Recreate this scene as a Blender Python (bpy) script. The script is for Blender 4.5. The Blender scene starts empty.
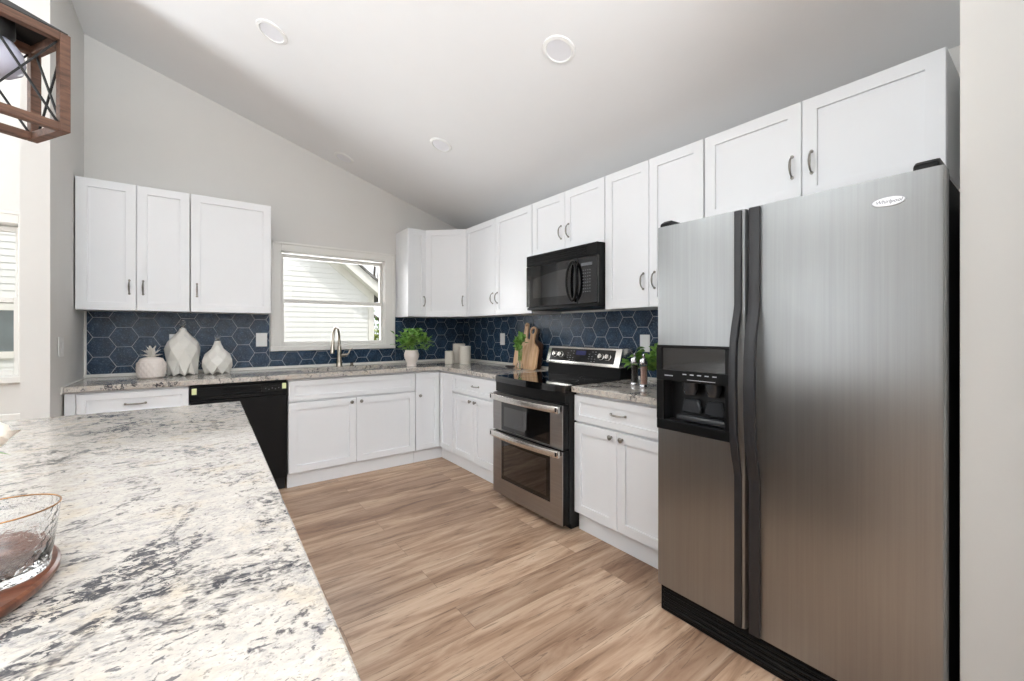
import bpy, bmesh, math, random
from mathutils import Vector, Matrix, Euler
R = math.radians
PI = math.pi
S = bpy.context.scene
C = S.collection
random.seed(7)

# ------------------------------------------------------------------ camera
cam_d = bpy.data.cameras.new('camera')
cam = bpy.data.objects.new('camera', cam_d)
C.objects.link(cam)
cam.location = (-2.501, -4.301, 1.252)
cam.rotation_euler = (R(90), 0, R(-36.9))
cam_d.sensor_fit = 'HORIZONTAL'
cam_d.sensor_width = 36.0
cam_d.lens = 36.0 * 417.4 / 1024
cam_d.shift_y = -9.76 / 1024
cam_d.clip_start = 0.02
S.camera = cam

# ------------------------------------------------------------------ world, sun, daylight, fill lights
S.view_settings.view_transform = 'Standard'
S.view_settings.look = 'None'
S.view_settings.gamma = 1.0
S.view_settings.use_curve_mapping = False
S.view_settings.exposure = 0.15
w = bpy.data.worlds.new('sky')
S.world = w
w.use_nodes = True
w.node_tree.nodes['Background'].inputs[0].default_value = (0.94, 0.97, 1.0, 1)
w.node_tree.nodes['Background'].inputs[1].default_value = 1.35


def light(name, kind, loc, rot, energy, color=(1, 1, 1), size=None, size_y=None):
    d = bpy.data.lights.new(name, kind)
    d.energy = energy
    d.color = color
    if kind == 'AREA':
        d.shape = 'RECTANGLE'
        d.size = size
        d.size_y = size_y
    o = bpy.data.objects.new(name, d)
    C.objects.link(o)
    o.location = loc
    o.rotation_euler = rot
    return o


sun = light('sun', 'SUN', (0, 0, 10), (0, 0, 0), 1.5, (1.0, 0.96, 0.9))
sun.data.angle = R(0.6)
sun.rotation_euler = Vector((0.25, -0.5, 0.83)).to_track_quat('Z', 'Y').to_euler()
# unseen area fills added behind and to the left of the camera, aimed up
# at the ceiling to stand in for daylight bounced off the ground outside
l = light('bounce_fill_rear', 'AREA', (-2.4, -7.80, 1.00), (R(160), 0, 0), 430, (0.89, 0.95, 1.0), 2.3, 1.6)
l.data.spread = R(120)
l = light('bounce_fill_left', 'AREA', (-9.10, -1.30, 0.90), (R(153), 0, R(-90)), 350, (0.88, 0.945, 1.0), 1.8, 1.6)
l.data.spread = R(125)
light('daylight_kitchen', 'AREA', (-1.42, 0.34, 1.52), (R(-100), 0, 0), 20, (0.98, 0.99, 1.0), 1.1, 0.9)


# ------------------------------------------------------------------ materials
def srgb(r, g, b):
    f = lambda c: (c / 255 / 12.92) if c / 255 <= 0.04045 else ((c / 255 + 0.055) / 1.055) ** 2.4
    return (f(r), f(g), f(b), 1)


class NT:
    """small node-tree helper"""

    def __init__(self, name):
        self.m = bpy.data.materials.new(name)
        self.m.use_nodes = True
        self.t = self.m.node_tree
        self.b = self.t.nodes['Principled BSDF']
        self.out = self.t.nodes['Material Output']

    def n(self, kind, **kw):
        x = self.t.nodes.new(kind)
        for k, v in kw.items():
            setattr(x, k, v)
        return x

    def l(self, a, b):
        self.t.links.new(a, b)

    def coord(self, scale=(1, 1, 1), rot=(0, 0, 0)):
        tc = self.n('ShaderNodeTexCoord')
        mp = self.n('ShaderNodeMapping')
        mp.inputs['Scale'].default_value = scale
        mp.inputs['Rotation'].default_value = rot
        self.l(tc.outputs['Object'], mp.inputs['Vector'])
        return mp.outputs['Vector']

    def noise(self, vec, scale, detail=4, rough=0.55, dist=0.0):
        x = self.n('ShaderNodeTexNoise')
        x.inputs['Scale'].default_value = scale
        x.inputs['Detail'].default_value = detail
        x.inputs['Roughness'].default_value = rough
        x.inputs['Distortion'].default_value = dist
        self.l(vec, x.inputs['Vector'])
        return x.outputs['Fac']

    def ramp(self, fac, stops):
        x = self.n('ShaderNodeValToRGB')
        e = x.color_ramp.elements
        while len(e) < len(stops):
            e.new(0.5)
        for i, (p, c) in enumerate(stops):
            e[i].position = p
            e[i].color = c if len(c) == 4 else (*c, 1)
        self.l(fac, x.inputs['Fac'])
        return x.outputs['Color']

    def mix(self, fac, a, b, mode='MIX'):
        x = self.n('ShaderNodeMix', data_type='RGBA', blend_type=mode)
        for sock, v in ((x.inputs[0], fac), (x.inputs[6], a), (x.inputs[7], b)):
            if hasattr(v, 'links') or hasattr(v, 'is_output'):
                self.l(v, sock)
            else:
                sock.default_value = v
        return x.outputs[2]

    def math(self, op, a, b=None):
        x = self.n('ShaderNodeMath', operation=op)
        for i, v in enumerate((a, b)):
            if v is None:
                continue
            if hasattr(v, 'is_output'):
                self.l(v, x.inputs[i])
            else:
                x.inputs[i].default_value = v
        return x.outputs[0]

    def bump(self, h, strength=0.2, dist=0.01):
        x = self.n('ShaderNodeBump')
        x.inputs['Strength'].default_value = strength
        x.inputs['Distance'].default_value = dist
        self.l(h, x.inputs['Height'])
        self.l(x.outputs['Normal'], self.b.inputs['Normal'])

    def set(self, **kw):
        for k, v in kw.items():
            s = self.b.inputs[k]
            if hasattr(v, 'is_output'):
                self.l(v, s)
            else:
                s.default_value = v
        return self


def plain(name, col, rough=0.5, metal=0.0, var=0.04, scale=6.0, bump=0.0, bscale=60, coat=0.0, spec=0.5):
    t = NT(name)
    v = t.coord()
    f = t.noise(v, scale, 3)
    c2 = tuple(max(0, x * (1 - var)) for x in col[:3]) + (1,)
    t.set(**{'Base Color': t.ramp(f, [(0.3, c2), (0.7, col)]), 'Roughness': rough, 'Metallic': metal,
             'Coat Weight': coat, 'Specular IOR Level': spec})
    if bump:
        t.bump(t.noise(v, bscale, 3), bump, 0.002)
    return t.m


M = {}
M['wall'] = plain('wall_paint', srgb(223, 221, 217), 0.75, bump=0.05, bscale=180, var=0.015)
M['ceiling'] = plain('ceiling_paint', srgb(240, 240, 240), 0.85, bump=0.04, bscale=150, var=0.01)
M['trim'] = plain('trim_paint', srgb(232, 230, 225), 0.4, var=0.01)
M['cab'] = plain('white_lacquer', srgb(238, 239, 241), 0.32, var=0.01)
M['nickel'] = plain('satin_nickel', srgb(150, 146, 140), 0.3, 1.0, var=0.08)
M['chrome'] = plain('polished_chrome', srgb(205, 205, 208), 0.12, 1.0, var=0.03)
M['black_plastic'] = plain('black_plastic', srgb(13, 13, 14), 0.36, var=0.1, spec=0.2)
M['black_gloss'] = plain('black_gloss', srgb(14, 14, 16), 0.08, var=0.1, coat=0.3)
M['black_matte'] = plain('black_matte', srgb(20, 20, 21), 0.6, var=0.15)
M['handle_grey'] = plain('charcoal_handle', srgb(34, 34, 37), 0.42, var=0.08, bump=0.05, bscale=300)
M['dark_cavity'] = plain('dark_cavity', srgb(18, 18, 20), 0.3, var=0.1)
M['smoke_plastic'] = plain('smoke_plastic', srgb(50, 52, 55), 0.2, var=0.1)
M['grey_plastic'] = plain('grey_plastic', srgb(110, 112, 116), 0.25, var=0.1)
M['white_plastic'] = plain('white_plastic', srgb(238, 238, 236), 0.35, var=0.01)
M['mark'] = plain('printed_mark', srgb(190, 192, 196), 0.5, var=0.02)
M['ceramic'] = plain('white_ceramic', srgb(232, 229, 222), 0.28, var=0.03)
M['ceramic_pink'] = plain('blush_ceramic', srgb(234, 224, 217), 0.4, var=0.03)
M['canister'] = plain('cream_stoneware', srgb(226, 220, 208), 0.5, var=0.04, bump=0.05, bscale=90)
M['soil'] = plain('potting_soil', srgb(52, 40, 30), 0.9, var=0.4, scale=60)
M['bulb'] = plain('frosted_glass', srgb(188, 188, 204), 0.2, var=0.02)
M['island_paint'] = plain('charcoal_island_paint', srgb(62, 66, 72), 0.4, var=0.02)
M['pepper'] = plain('peppercorns', srgb(62, 54, 48), 0.8, var=0.6, scale=350)
M['salt'] = plain('pink_salt', srgb(222, 178, 160), 0.7, var=0.35, scale=300)
M['sticker'] = plain('pale_yellow_tape', srgb(226, 232, 178), 0.6, var=0.05)
M['siding'] = plain('white_vinyl_siding', srgb(238, 237, 234), 0.6, var=0.02)
M['ext_trim'] = plain('exterior_trim', srgb(240, 236, 228), 0.5, var=0.02)
M['shingle'] = plain('asphalt_shingle', srgb(120, 116, 112), 0.9, var=0.4, scale=40)
M['bark'] = plain('bark', srgb(120, 108, 98), 0.9, var=0.4, scale=20, bump=0.3, bscale=40)
M['grass'] = plain('lawn', srgb(120, 126, 98), 0.95, var=0.4, scale=30)
M['dark_pane'] = plain('dark_window_pane', srgb(118, 128, 130), 0.05, var=0.3, scale=3)
M['can_lens'] = plain('light_lens', srgb(236, 236, 240), 0.4, var=0.005)
M['slate'] = plain('dark_slate', srgb(45, 45, 48), 0.4, var=0.2)
M['badge_silver'] = plain('silver_badge', srgb(225, 225, 228), 0.3, 0.4, var=0.02)


def leaf_mat(name, c1, c2, scale=25):
    t = NT(name)
    v = t.coord()
    t.set(**{'Base Color': t.ramp(t.noise(v, scale, 2), [(0.35, c1), (0.65, c2)]), 'Roughness': 0.5,
             'Subsurface Weight': 0.0})
    return t.m


M['leaf'] = leaf_mat('green_leaf', srgb(88, 138, 52), srgb(146, 190, 98))
M['leaf_dark'] = leaf_mat('deep_green_leaf', srgb(74, 124, 46), srgb(138, 178, 82))
M['leaf_yellow'] = leaf_mat('yellow_green_leaf', srgb(130, 150, 60), srgb(190, 196, 96), 3)
M['petal'] = plain('cream_petal', srgb(240, 228, 214), 0.5, var=0.05)


def wood(name, c1, c2, c3, sc=(1, 1, 1), rough=0.4, k=14):
    t = NT(name)
    v = t.coord(sc)
    f = t.noise(v, k, 5, 0.6, 0.6)
    t.set(**{'Base Color': t.ramp(f, [(0.3, c1), (0.5, c2), (0.7, c3)]), 'Roughness': rough})
    t.bump(f, 0.08, 0.002)
    return t.m


M['lantern_wood'] = wood('stained_lantern_wood', srgb(66, 44, 33), srgb(98, 68, 52), srgb(118, 84, 65), (1, 6, 6), 0.55)
M['tray_wood'] = wood('walnut_tray_wood', srgb(72, 40, 26), srgb(104, 60, 40), srgb(126, 78, 54), (1, 6, 1), 0.3)
M['board_pale'] = wood('pale_beech', srgb(206, 164, 124), srgb(228, 192, 154), srgb(240, 212, 180), (8, 8, 0.7), 0.5, 9)
M['board_mid'] = wood('oak_board', srgb(192, 144, 102), srgb(220, 178, 136), srgb(236, 202, 164), (8, 8, 0.7), 0.5, 9)
M['board_dark'] = wood('dark_walnut', srgb(52, 34, 26), srgb(80, 52, 38), srgb(100, 68, 50), (8, 8, 0.7), 0.5, 9)


def granite(name):
    t = NT(name)
    v = t.coord((1, 1, 1))
    vs = t.coord((1.1, 1.55, 1), (0, 0, R(14)))
    base = t.ramp(t.noise(vs, 30, 6, 0.75, 0.4), [(0.30, srgb(158, 155, 154)), (0.40, srgb(190, 184, 177)), (0.50, srgb(202, 194, 184)), (0.70, srgb(214, 209, 201))])
    tan = t.ramp(t.noise(v, 12, 5, 0.65), [(0.54, (0, 0, 0)), (0.66, (1, 1, 1))])
    base = t.mix(t.math('MULTIPLY', tan, 0.5), base, srgb(206, 190, 166))
    patch2 = t.ramp(t.noise(v, 3.2, 4, 0.65, 0.8), [(0.40, (0.12,) * 3), (0.58, (1, 1, 1))])
    grey = t.ramp(t.noise(vs, 52, 6, 0.75, 0.6), [(0.50, (0, 0, 0)), (0.57, (1, 1, 1))])
    base = t.mix(t.math('MULTIPLY', t.math('MULTIPLY', grey, patch2), 0.42), base, srgb(126, 125, 130))
    patch = t.ramp(t.noise(v, 4.2, 6, 0.7, 0.9), [(0.54, (0, 0, 0)), (0.60, (1, 1, 1))])
    fleck = t.ramp(t.noise(vs, 50, 6, 0.68, 0.8), [(0.475, (0, 0, 0)), (0.525, (1, 1, 1))])
    base = t.mix(t.math('MULTIPLY', t.math('MULTIPLY', patch, fleck), 0.93), base, srgb(46, 48, 56))
    vein = t.math('ABSOLUTE', t.math('SUBTRACT', t.noise(v, 2.6, 7, 0.66, 0.7), 0.5))
    vein = t.ramp(vein, [(0.0, (1, 1, 1)), (0.02, (0, 0, 0))])
    vf = t.ramp(t.noise(vs, 36, 5, 0.6), [(0.47, (0, 0, 0)), (0.54, (1, 1, 1))])
    base = t.mix(t.math('MULTIPLY', t.math('MULTIPLY', vein, vf), 0.9), base, srgb(50, 50, 58))
    fl2 = t.ramp(t.noise(vs, 42, 5, 0.62, 0.6), [(0.615, (0, 0, 0)), (0.65, (1, 1, 1))])
    base = t.mix(t.math('MULTIPLY', fl2, 0.8), base, srgb(74, 74, 82))
    fine = t.ramp(t.noise(vs, 130, 3, 0.6), [(0.58, (0, 0, 0)), (0.66, (1, 1, 1))])
    base = t.mix(t.math('MULTIPLY', fine, 0.5), base, srgb(92, 92, 98))
    t.set(**{'Base Color': base, 'Roughness': 0.10, 'Specular IOR Level': 0.5})
    return t.m


M['granite'] = granite('pale_speckled_granite')


def planks():
    t = NT('wood_plank_floor')
    tc = t.n('ShaderNodeTexCoord')
    mp = t.n('ShaderNodeMapping')
    mp.inputs['Location'].default_value = (0.35, 0.115, 0)
    t.l(tc.outputs['Object'], mp.inputs['Vector'])
    v = mp.outputs['Vector']
    br = t.n('ShaderNodeTexBrick')
    br.offset = 0.37
    br.offset_frequency = 2
    br.squash = 1.0
    br.inputs['Scale'].default_value = 1.0
    br.inputs['Brick Width'].default_value = 1.22
    br.inputs['Row Height'].default_value = 0.18
    br.inputs['Mortar Size'].default_value = 0.0011
    br.inputs['Mortar Smooth'].default_value = 0.2
    br.inputs['Bias'].default_value = 0.0
    br.inputs['Color1'].default_value = (0, 0, 0, 1)
    br.inputs['Color2'].default_value = (1, 1, 1, 1)
    br.inputs['Mortar'].default_value = (0.5, 0.5, 0.5, 1)
    t.l(v, br.inputs['Vector'])
    rnd = br.outputs['Color']
    off = t.n('ShaderNodeVectorMath', operation='MULTIPLY_ADD')
    t.l(rnd, off.inputs[0])
    off.inputs[1].default_value = (13.0, 7.0, 3.0)
    t.l(v, off.inputs[2])
    mp2 = t.n('ShaderNodeMapping')
    mp2.inputs['Scale'].default_value = (1.1, 9.0, 1.0)
    t.l(off.outputs[0], mp2.inputs['Vector'])
    g1 = t.noise(mp2.outputs['Vector'], 1.6, 6, 0.62, 0.8)
    mp3 = t.n('ShaderNodeMapping')
    mp3.inputs['Scale'].default_value = (1.6, 22.0, 1.0)
    t.l(off.outputs[0], mp3.inputs['Vector'])
    g2 = t.noise(mp3.outputs['Vector'], 2.6, 5, 0.65, 1.2)
    col = t.ramp(g1, [(0.30, srgb(138, 109, 88)), (0.43, srgb(176, 145, 121)), (0.56, srgb(202, 174, 150)), (0.72, srgb(220, 197, 174))])
    tint = t.ramp(rnd, [(0.0, srgb(206, 196, 190)), (0.5, srgb(232, 227, 222)), (1.0, srgb(255, 252, 248))])
    col = t.mix(1.0, col, tint, 'MULTIPLY')
    crack = t.ramp(g2, [(0.36, (1, 1, 1)), (0.43, (0, 0, 0))])
    col = t.mix(t.math('MULTIPLY', crack, 0.55), col, srgb(88, 66, 52))
    col = t.mix(t.math('MULTIPLY', br.outputs['Fac'], 0.6), col, srgb(92, 70, 56))
    t.set(**{'Base Color': col, 'Roughness': t.ramp(g1, [(0.3, (0.36,) * 3), (0.7, (0.46,) * 3)]), 'Specular IOR Level': 0.4})
    t.bump(g2, 0.05, 0.002)
    return t.m


M['floor'] = planks()


def steel(name, col, rough, sc, amt=0.10, aniso=0.6, rot=0.0):
    t = NT(name)
    v = t.coord(sc)
    f = t.noise(v, 30, 4, 0.6)
    c2 = tuple(x * (1 - amt) for x in col[:3]) + (1,)
    t.set(**{'Base Color': t.ramp(f, [(0.35, c2), (0.65, col)]), 'Metallic': 1.0, 'Roughness': rough,
             'Anisotropic': aniso, 'Anisotropic Rotation': rot})
    return t.m


M['steel'] = steel('brushed_steel', srgb(166, 168, 169), 0.37, (4, 4, 0.05), 0.08, 0.9, 0.0)
M['steel_h'] = steel('brushed_steel_horizontal', srgb(172, 170, 169), 0.3, (0.08, 4, 4))
M['steel_bright'] = steel('bright_steel', srgb(222, 219, 214), 0.24, (0.08, 4, 4), 0.05, 0.3)
M['faucet'] = plain('brushed_nickel_faucet', srgb(186, 178, 166), 0.26, 1.0, var=0.05)


def tile_mat():
    t = NT('navy_hex_tile')
    v = t.coord()
    f = t.noise(v, 14, 5, 0.7, 0.5)
    col = t.ramp(f, [(0.3, srgb(18, 35, 54)), (0.5, srgb(28, 52, 76)), (0.7, srgb(48, 74, 100))])
    sp = t.ramp(t.noise(v, 95, 5, 0.75), [(0.53, (0, 0, 0)), (0.62, (1, 1, 1))])
    col = t.mix(t.math('MULTIPLY', sp, 0.6), col, srgb(112, 134, 154))
    t.set(**{'Base Color': col, 'Roughness': 0.2, 'Specular IOR Level': 0.38})
    t.bump(t.noise(v, 130, 3, 0.6), 0.35, 0.003)
    return t.m


M['tile'] = tile_mat()
M['grout'] = plain('pale_grout', srgb(182, 188, 196), 0.8, var=0.05)


def pane_mat(name, tint=(1, 1, 1, 1), rough=0.0, strength=1.0):
    t = NT(name)
    tr = t.n('ShaderNodeBsdfTransparent')
    tr.inputs[0].default_value = tint
    gl = t.n('ShaderNodeBsdfGlossy')
    gl.inputs['Roughness'].default_value = rough
    fr = t.n('ShaderNodeFresnel')
    fr.inputs['IOR'].default_value = 1.45
    mx = t.n('ShaderNodeMixShader')
    t.l(t.math('MULTIPLY', fr.outputs[0], strength), mx.inputs[0])
    t.l(tr.outputs[0], mx.inputs[1])
    t.l(gl.outputs[0], mx.inputs[2])
    t.l(mx.outputs[0], t.out.inputs['Surface'])
    return t.m


M['pane'] = pane_mat('window_glass')


def thin_glass(name, col=(0.97, 0.98, 0.99, 1), bumpy=0.0, rough=0.02):
    t = NT(name)
    t.set(**{'Base Color': col, 'Roughness': rough, 'Transmission Weight': 1.0, 'IOR': 1.45})
    v = t.coord()
    if bumpy:
        vo = t.n('ShaderNodeTexVoronoi')
        vo.inputs['Scale'].default_value = 130
        t.l(v, vo.inputs['Vector'])
        t.bump(vo.outputs['Distance'], bumpy, 0.004)
    else:
        t.bump(t.noise(v, 20, 2), 0.01, 0.001)
    return t.m


M['glass'] = thin_glass('clear_glass')
M['glass_bumpy'] = thin_glass('hammered_glass', bumpy=0.18)
M['gold'] = plain('gold_rim', srgb(176, 130, 84), 0.25, 1.0, var=0.05)
M['oven_glass'] = plain('smoked_oven_glass', srgb(16, 14, 13), 0.04, var=0.1, coat=0.6, spec=0.9)
M['hob_glass'] = plain('black_hob_glass', srgb(12, 12, 13), 0.05, var=0.1, coat=0.3, spec=0.6)
M['display'] = plain('blue_lcd', srgb(40, 44, 92), 0.2, var=0.1)


# ------------------------------------------------------------------ mesh helpers
class MB:
    def __init__(self):
        self.bm = bmesh.new()

    def box(self, a, b, bev=0.0, seg=1):
        x0, x1 = sorted((a[0], b[0]))
        y0, y1 = sorted((a[1], b[1]))
        z0, z1 = sorted((a[2], b[2]))
        t = bmesh.new()
        vs = [t.verts.new(p) for p in ((x0, y0, z0), (x1, y0, z0), (x1, y1, z0), (x0, y1, z0), (x0, y0, z1), (x1, y0, z1), (x1, y1, z1), (x0, y1, z1))]
        for f in ((0, 3, 2, 1), (4, 5, 6, 7), (0, 1, 5, 4), (1, 2, 6, 5), (2, 3, 7, 6), (3, 0, 4, 7)):
            t.faces.new([vs[i] for i in f])
        if bev > 0:
            bmesh.ops.bevel(t, geom=list(t.edges), offset=bev, segments=seg, affect='EDGES', profile=0.5)
        self.merge(t)
        return self

    def merge(self, t, mat=None):
        me = bpy.data.meshes.new('tmp')
        t.to_mesh(me)
        t.free()
        if mat is not None:
            me.transform(mat)
        self.bm.from_mesh(me)
        bpy.data.meshes.remove(me)

    def poly(self, pts):
        vs = [self.bm.verts.new(p) for p in pts]
        return self.bm.faces.new(vs)

    def prism(self, poly, axis, a, b, bev=0.0, seg=1):
        """poly: 2D points; axis 0: (y,z), 1: (x,z), 2: (x,y)"""
        def P(p, h):
            return {0: (h, p[0], p[1]), 1: (p[0], h, p[1]), 2: (p[0], p[1], h)}[axis]
        t = bmesh.new()
        A = [t.verts.new(P(p, a)) for p in poly]
        B = [t.verts.new(P(p, b)) for p in poly]
        t.faces.new(A[::-1])
        t.faces.new(B)
        n = len(poly)
        for i in range(n):
            t.faces.new((A[i], A[(i + 1) % n], B[(i + 1) % n], B[i]))
        bmesh.ops.recalc_face_normals(t, faces=t.faces)
        if bev > 0:
            bmesh.ops.bevel(t, geom=list(t.edges), offset=bev, segments=seg, affect='EDGES', profile=0.5)
        self.merge(t)
        return self

    def lathe(self, prof, c=(0, 0, 0), seg=24, mod=None, axis='z'):
        """prof: list of (r, h)"""
        rings = []
        c = Vector(c)
        def P(r, a, h):
            x, y = r * math.cos(a), r * math.sin(a)
            if axis == 'z':
                return c + Vector((x, y, h))
            if axis == 'y':
                return c + Vector((x, h, y))
            return c + Vector((h, x, y))
        for k, (r, h) in enumerate(prof):
            if r < 1e-6:
                rings.append([self.bm.verts.new(P(0, 0, h))])
            else:
                rings.append([self.bm.verts.new(P(r * (mod(k, i, seg) if mod else 1), 2 * PI * i / seg, h)) for i in range(seg)])
        for A, B in zip(rings, rings[1:]):
            for i in range(seg):
                j = (i + 1) % seg
                if len(A) == 1 and len(B) == 1:
                    continue
                if len(A) == 1:
                    self.bm.faces.new((A[0], B[i], B[j]))
                elif len(B) == 1:
                    self.bm.faces.new((A[i], A[j], B[0]))
                else:
                    self.bm.faces.new((A[i], A[j], B[j], B[i]))
        return self

    def tube(self, pts, r, seg=10, caps=True, flat=None):
        pts = [Vector(p) for p in pts]
        n = len(pts)
        rad = r if isinstance(r, (list, tuple)) else [r] * n
        rings = []
        up = Vector((0, 0, 1))
        prev = None
        for i, p in enumerate(pts):
            d = (pts[min(i + 1, n - 1)] - pts[max(i - 1, 0)]).normalized()
            if prev is None:
                s = d.cross(up)
                if s.length < 1e-3:
                    s = d.cross(Vector((1, 0, 0)))
                s.normalize()
            else:
                s = prev - d * prev.dot(d)
                s.normalize()
            prev = s
            u = s.cross(d)
            rings.append([self.bm.verts.new(p + (s * math.cos(2 * PI * k / seg) + u * math.sin(2 * PI * k / seg)) * rad[i]) for k in range(seg)])
        for A, B in zip(rings, rings[1:]):
            for k in range(seg):
                self.bm.faces.new((A[k], A[(k + 1) % seg], B[(k + 1) % seg], B[k]))
        if caps:
            self.bm.faces.new(rings[0][::-1])
            self.bm.faces.new(rings[-1])
        return self

    def beam(self, p0, p1, w, h, up=(0, 0, 1)):
        """rectangular bar from p0 to p1"""
        p0, p1 = Vector(p0), Vector(p1)
        d = (p1 - p0).normalized()
        u = Vector(up)
        s = d.cross(u)
        if s.length < 1e-4:
            s = d.cross(Vector((1, 0, 0)))
        s.normalize()
        u = s.cross(d).normalized()
        A, B = [], []
        for a, b in ((-1, -1), (1, -1), (1, 1), (-1, 1)):
            o = s * (a * w / 2) + u * (b * h / 2)
            A.append(self.bm.verts.new(p0 + o))
            B.append(self.bm.verts.new(p1 + o))
        self.bm.faces.new(A[::-1])
        self.bm.faces.new(B)
        for i in range(4):
            self.bm.faces.new((A[i], A[(i + 1) % 4], B[(i + 1) % 4], B[i]))
        return self

    def build(self, name, mat, parent=None, smooth=None, label=None, loc=None, solid=0.0):
        bmesh.ops.recalc_face_normals(self.bm, faces=self.bm.faces)
        me = bpy.data.meshes.new(name)
        self.bm.to_mesh(me)
        self.bm.free()
        me.materials.append(M[mat] if isinstance(mat, str) else mat)
        if smooth is not None:
            for p in me.polygons:
                p.use_smooth = True
            me.set_sharp_from_angle(angle=R(smooth))
        o = bpy.data.objects.new(name, me)
        C.objects.link(o)
        if parent:
            o.parent = parent
        if loc:
            o.location = loc
        if label:
            o['label'] = label
        return o


def thing(name, label, cat, loc=(0, 0, 0), rz=0.0, group=None):
    o = bpy.data.objects.new(name, None)
    o.empty_display_size = 0.05
    C.objects.link(o)
    o.location = loc
    o.rotation_euler = (0, 0, rz)
    return tag(o, label, cat, group)


def tag(o, label, cat, group=None):
    o['label'] = label
    o['category'] = cat
    if group:
        o['group'] = group
    return o


def struct(o):
    o['kind'] = 'structure'
    return o


# ------------------------------------------------------------------ room shell
SL, H0, RX = 0.3125, 2.425, -7.4
ceil_z = lambda x: H0 - SL * x if x > RX else H0 - SL * (2 * RX - x)
XL, YF = -9.4, -8.0
XS = -3.168           # kitchen face of the stub wall

o = MB().box((XL - 0.15, YF - 0.15, -0.1), (0.15, 0.15, 0)).build('floor', 'floor')
struct(o)
m = MB()
m.prism([(0.15, ceil_z(0.15)), (RX, ceil_z(RX)), (RX, ceil_z(RX) + 0.15), (0.15, ceil_z(0.15) + 0.15)], 1, YF - 0.15, 0.15)
m.prism([(RX, ceil_z(RX)), (XL - 0.15, ceil_z(XL - 0.15)), (XL - 0.15, ceil_z(XL) + 0.15), (RX, ceil_z(RX) + 0.15)], 1, YF - 0.15, 0.15)
struct(m.build('ceiling', 'ceiling'))


def wall_with_holes(m, axis, p, q, u0, u1, holes, ztop):
    """boxes round the holes: holes (u0,u1,z0,z1) sorted by u; wall occupies p..q along the other axis"""
    def bx(a, b, z0, z1):
        if b - a < 1e-4 or z1 - z0 < 1e-4:
            return
        if axis == 'x':
            m.box((a, p, z0), (b, q, z1))
        else:
            m.box((p, a, z0), (q, b, z1))
    cur = u0
    for a, b, z0, z1 in holes:
        bx(cur, a, 0, ztop)
        bx(a, b, 0, z0)
        bx(a, b, z1, ztop)
        cur = b
    bx(cur, u1, 0, ztop)


W1 = (-1.915, -0.93, 1.10, 1.99)      # kitchen window opening
W2 = (-4.60, -3.47, 0.93, 1.99)       # window of the room on the left
m = MB()
wall_with_holes(m, 'x', 0.0, 0.14, XL - 0.15, 0.15, [W2, W1], 2.42)
m.prism([(0.15, 2.42), (0.15, ceil_z(0.15) + .01), (0.0, ceil_z(0) + 0.02), (RX, ceil_z(RX) + 0.02), (XL - 0.15, ceil_z(XL - 0.15) + 0.02), (XL - 0.15, 2.42)], 1, 0.0, 0.14)
struct(m.build('wall_back', 'wall'))
m = MB().box((0.0, YF, 0), (0.14, 0.0, 2.44))
struct(m.build('wall_right', 'wall'))
m = MB().prism([(-0.80, -4.12), (0.0, -4.12), (0.0, -4.27), (-0.80, -4.27)], 2, 0, 2.72)
struct(m.build('wall_fridge_end', 'wall'))
m = MB().prism([(-1.10, -4.275), (0.0, -4.275), (0.0, -5.3), (-1.10, -5.3)], 2, 0, ceil_z(0))  # unseen block added to keep rear light off the fridge end wall
struct(m.build('wall_light_block', 'wall'))
m = MB().prism([(XS - 0.112, -0.868), (XS, -0.868), (XS, 0.0), (XS - 0.112, 0.0)], 2, 0, 3.44)
struct(m.build('wall_stub', 'wall'))
WL = (-4.6, -0.5, 0.35, 2.6)  # unseen left opening, enlarged to let in more light
m = MB()
wall_with_holes(m, 'y', XL - 0.14, XL, YF, 0, [WL], ceil_z(XL))
struct(m.build('wall_left', 'wall'))
WF = (-3.6, -1.2, 0.05, 2.35)
m = MB()
wall_with_holes(m, 'x', YF - 0.14, YF, XL, 0.0, [WF], 2.42)
m.prism([(0.0, 2.42), (0.0, ceil_z(0)), (RX, ceil_z(RX)), (XL, ceil_z(XL)), (XL, 2.42)], 1, YF - 0.14, YF)
struct(m.build('wall_front', 'wall'))


def simple_glazing(name, axis, p, u0, u1, z0, z1, n):
    m = MB()
    def bx(a, b, c, d):
        if axis == 'x':
            m.box((a, p - 0.03, c), (b, p + 0.03, d))
        else:
            m.box((p - 0.03, a, c), (p + 0.03, b, d))
    bx(u0, u1, z0, z0 + 0.06)
    bx(u0, u1, z1 - 0.06, z1)
    for i in range(n + 1):
        u = u0 + (u1 - u0) * i / n
        bx(max(u0, u - 0.035), min(u1, u + 0.035), z0, z1)
    struct(m.build(name, 'trim'))


simple_glazing('window_3', 'y', XL - 0.07, *WL, 3)
simple_glazing('window_4', 'x', YF - 0.07, *WF, 3)


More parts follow.
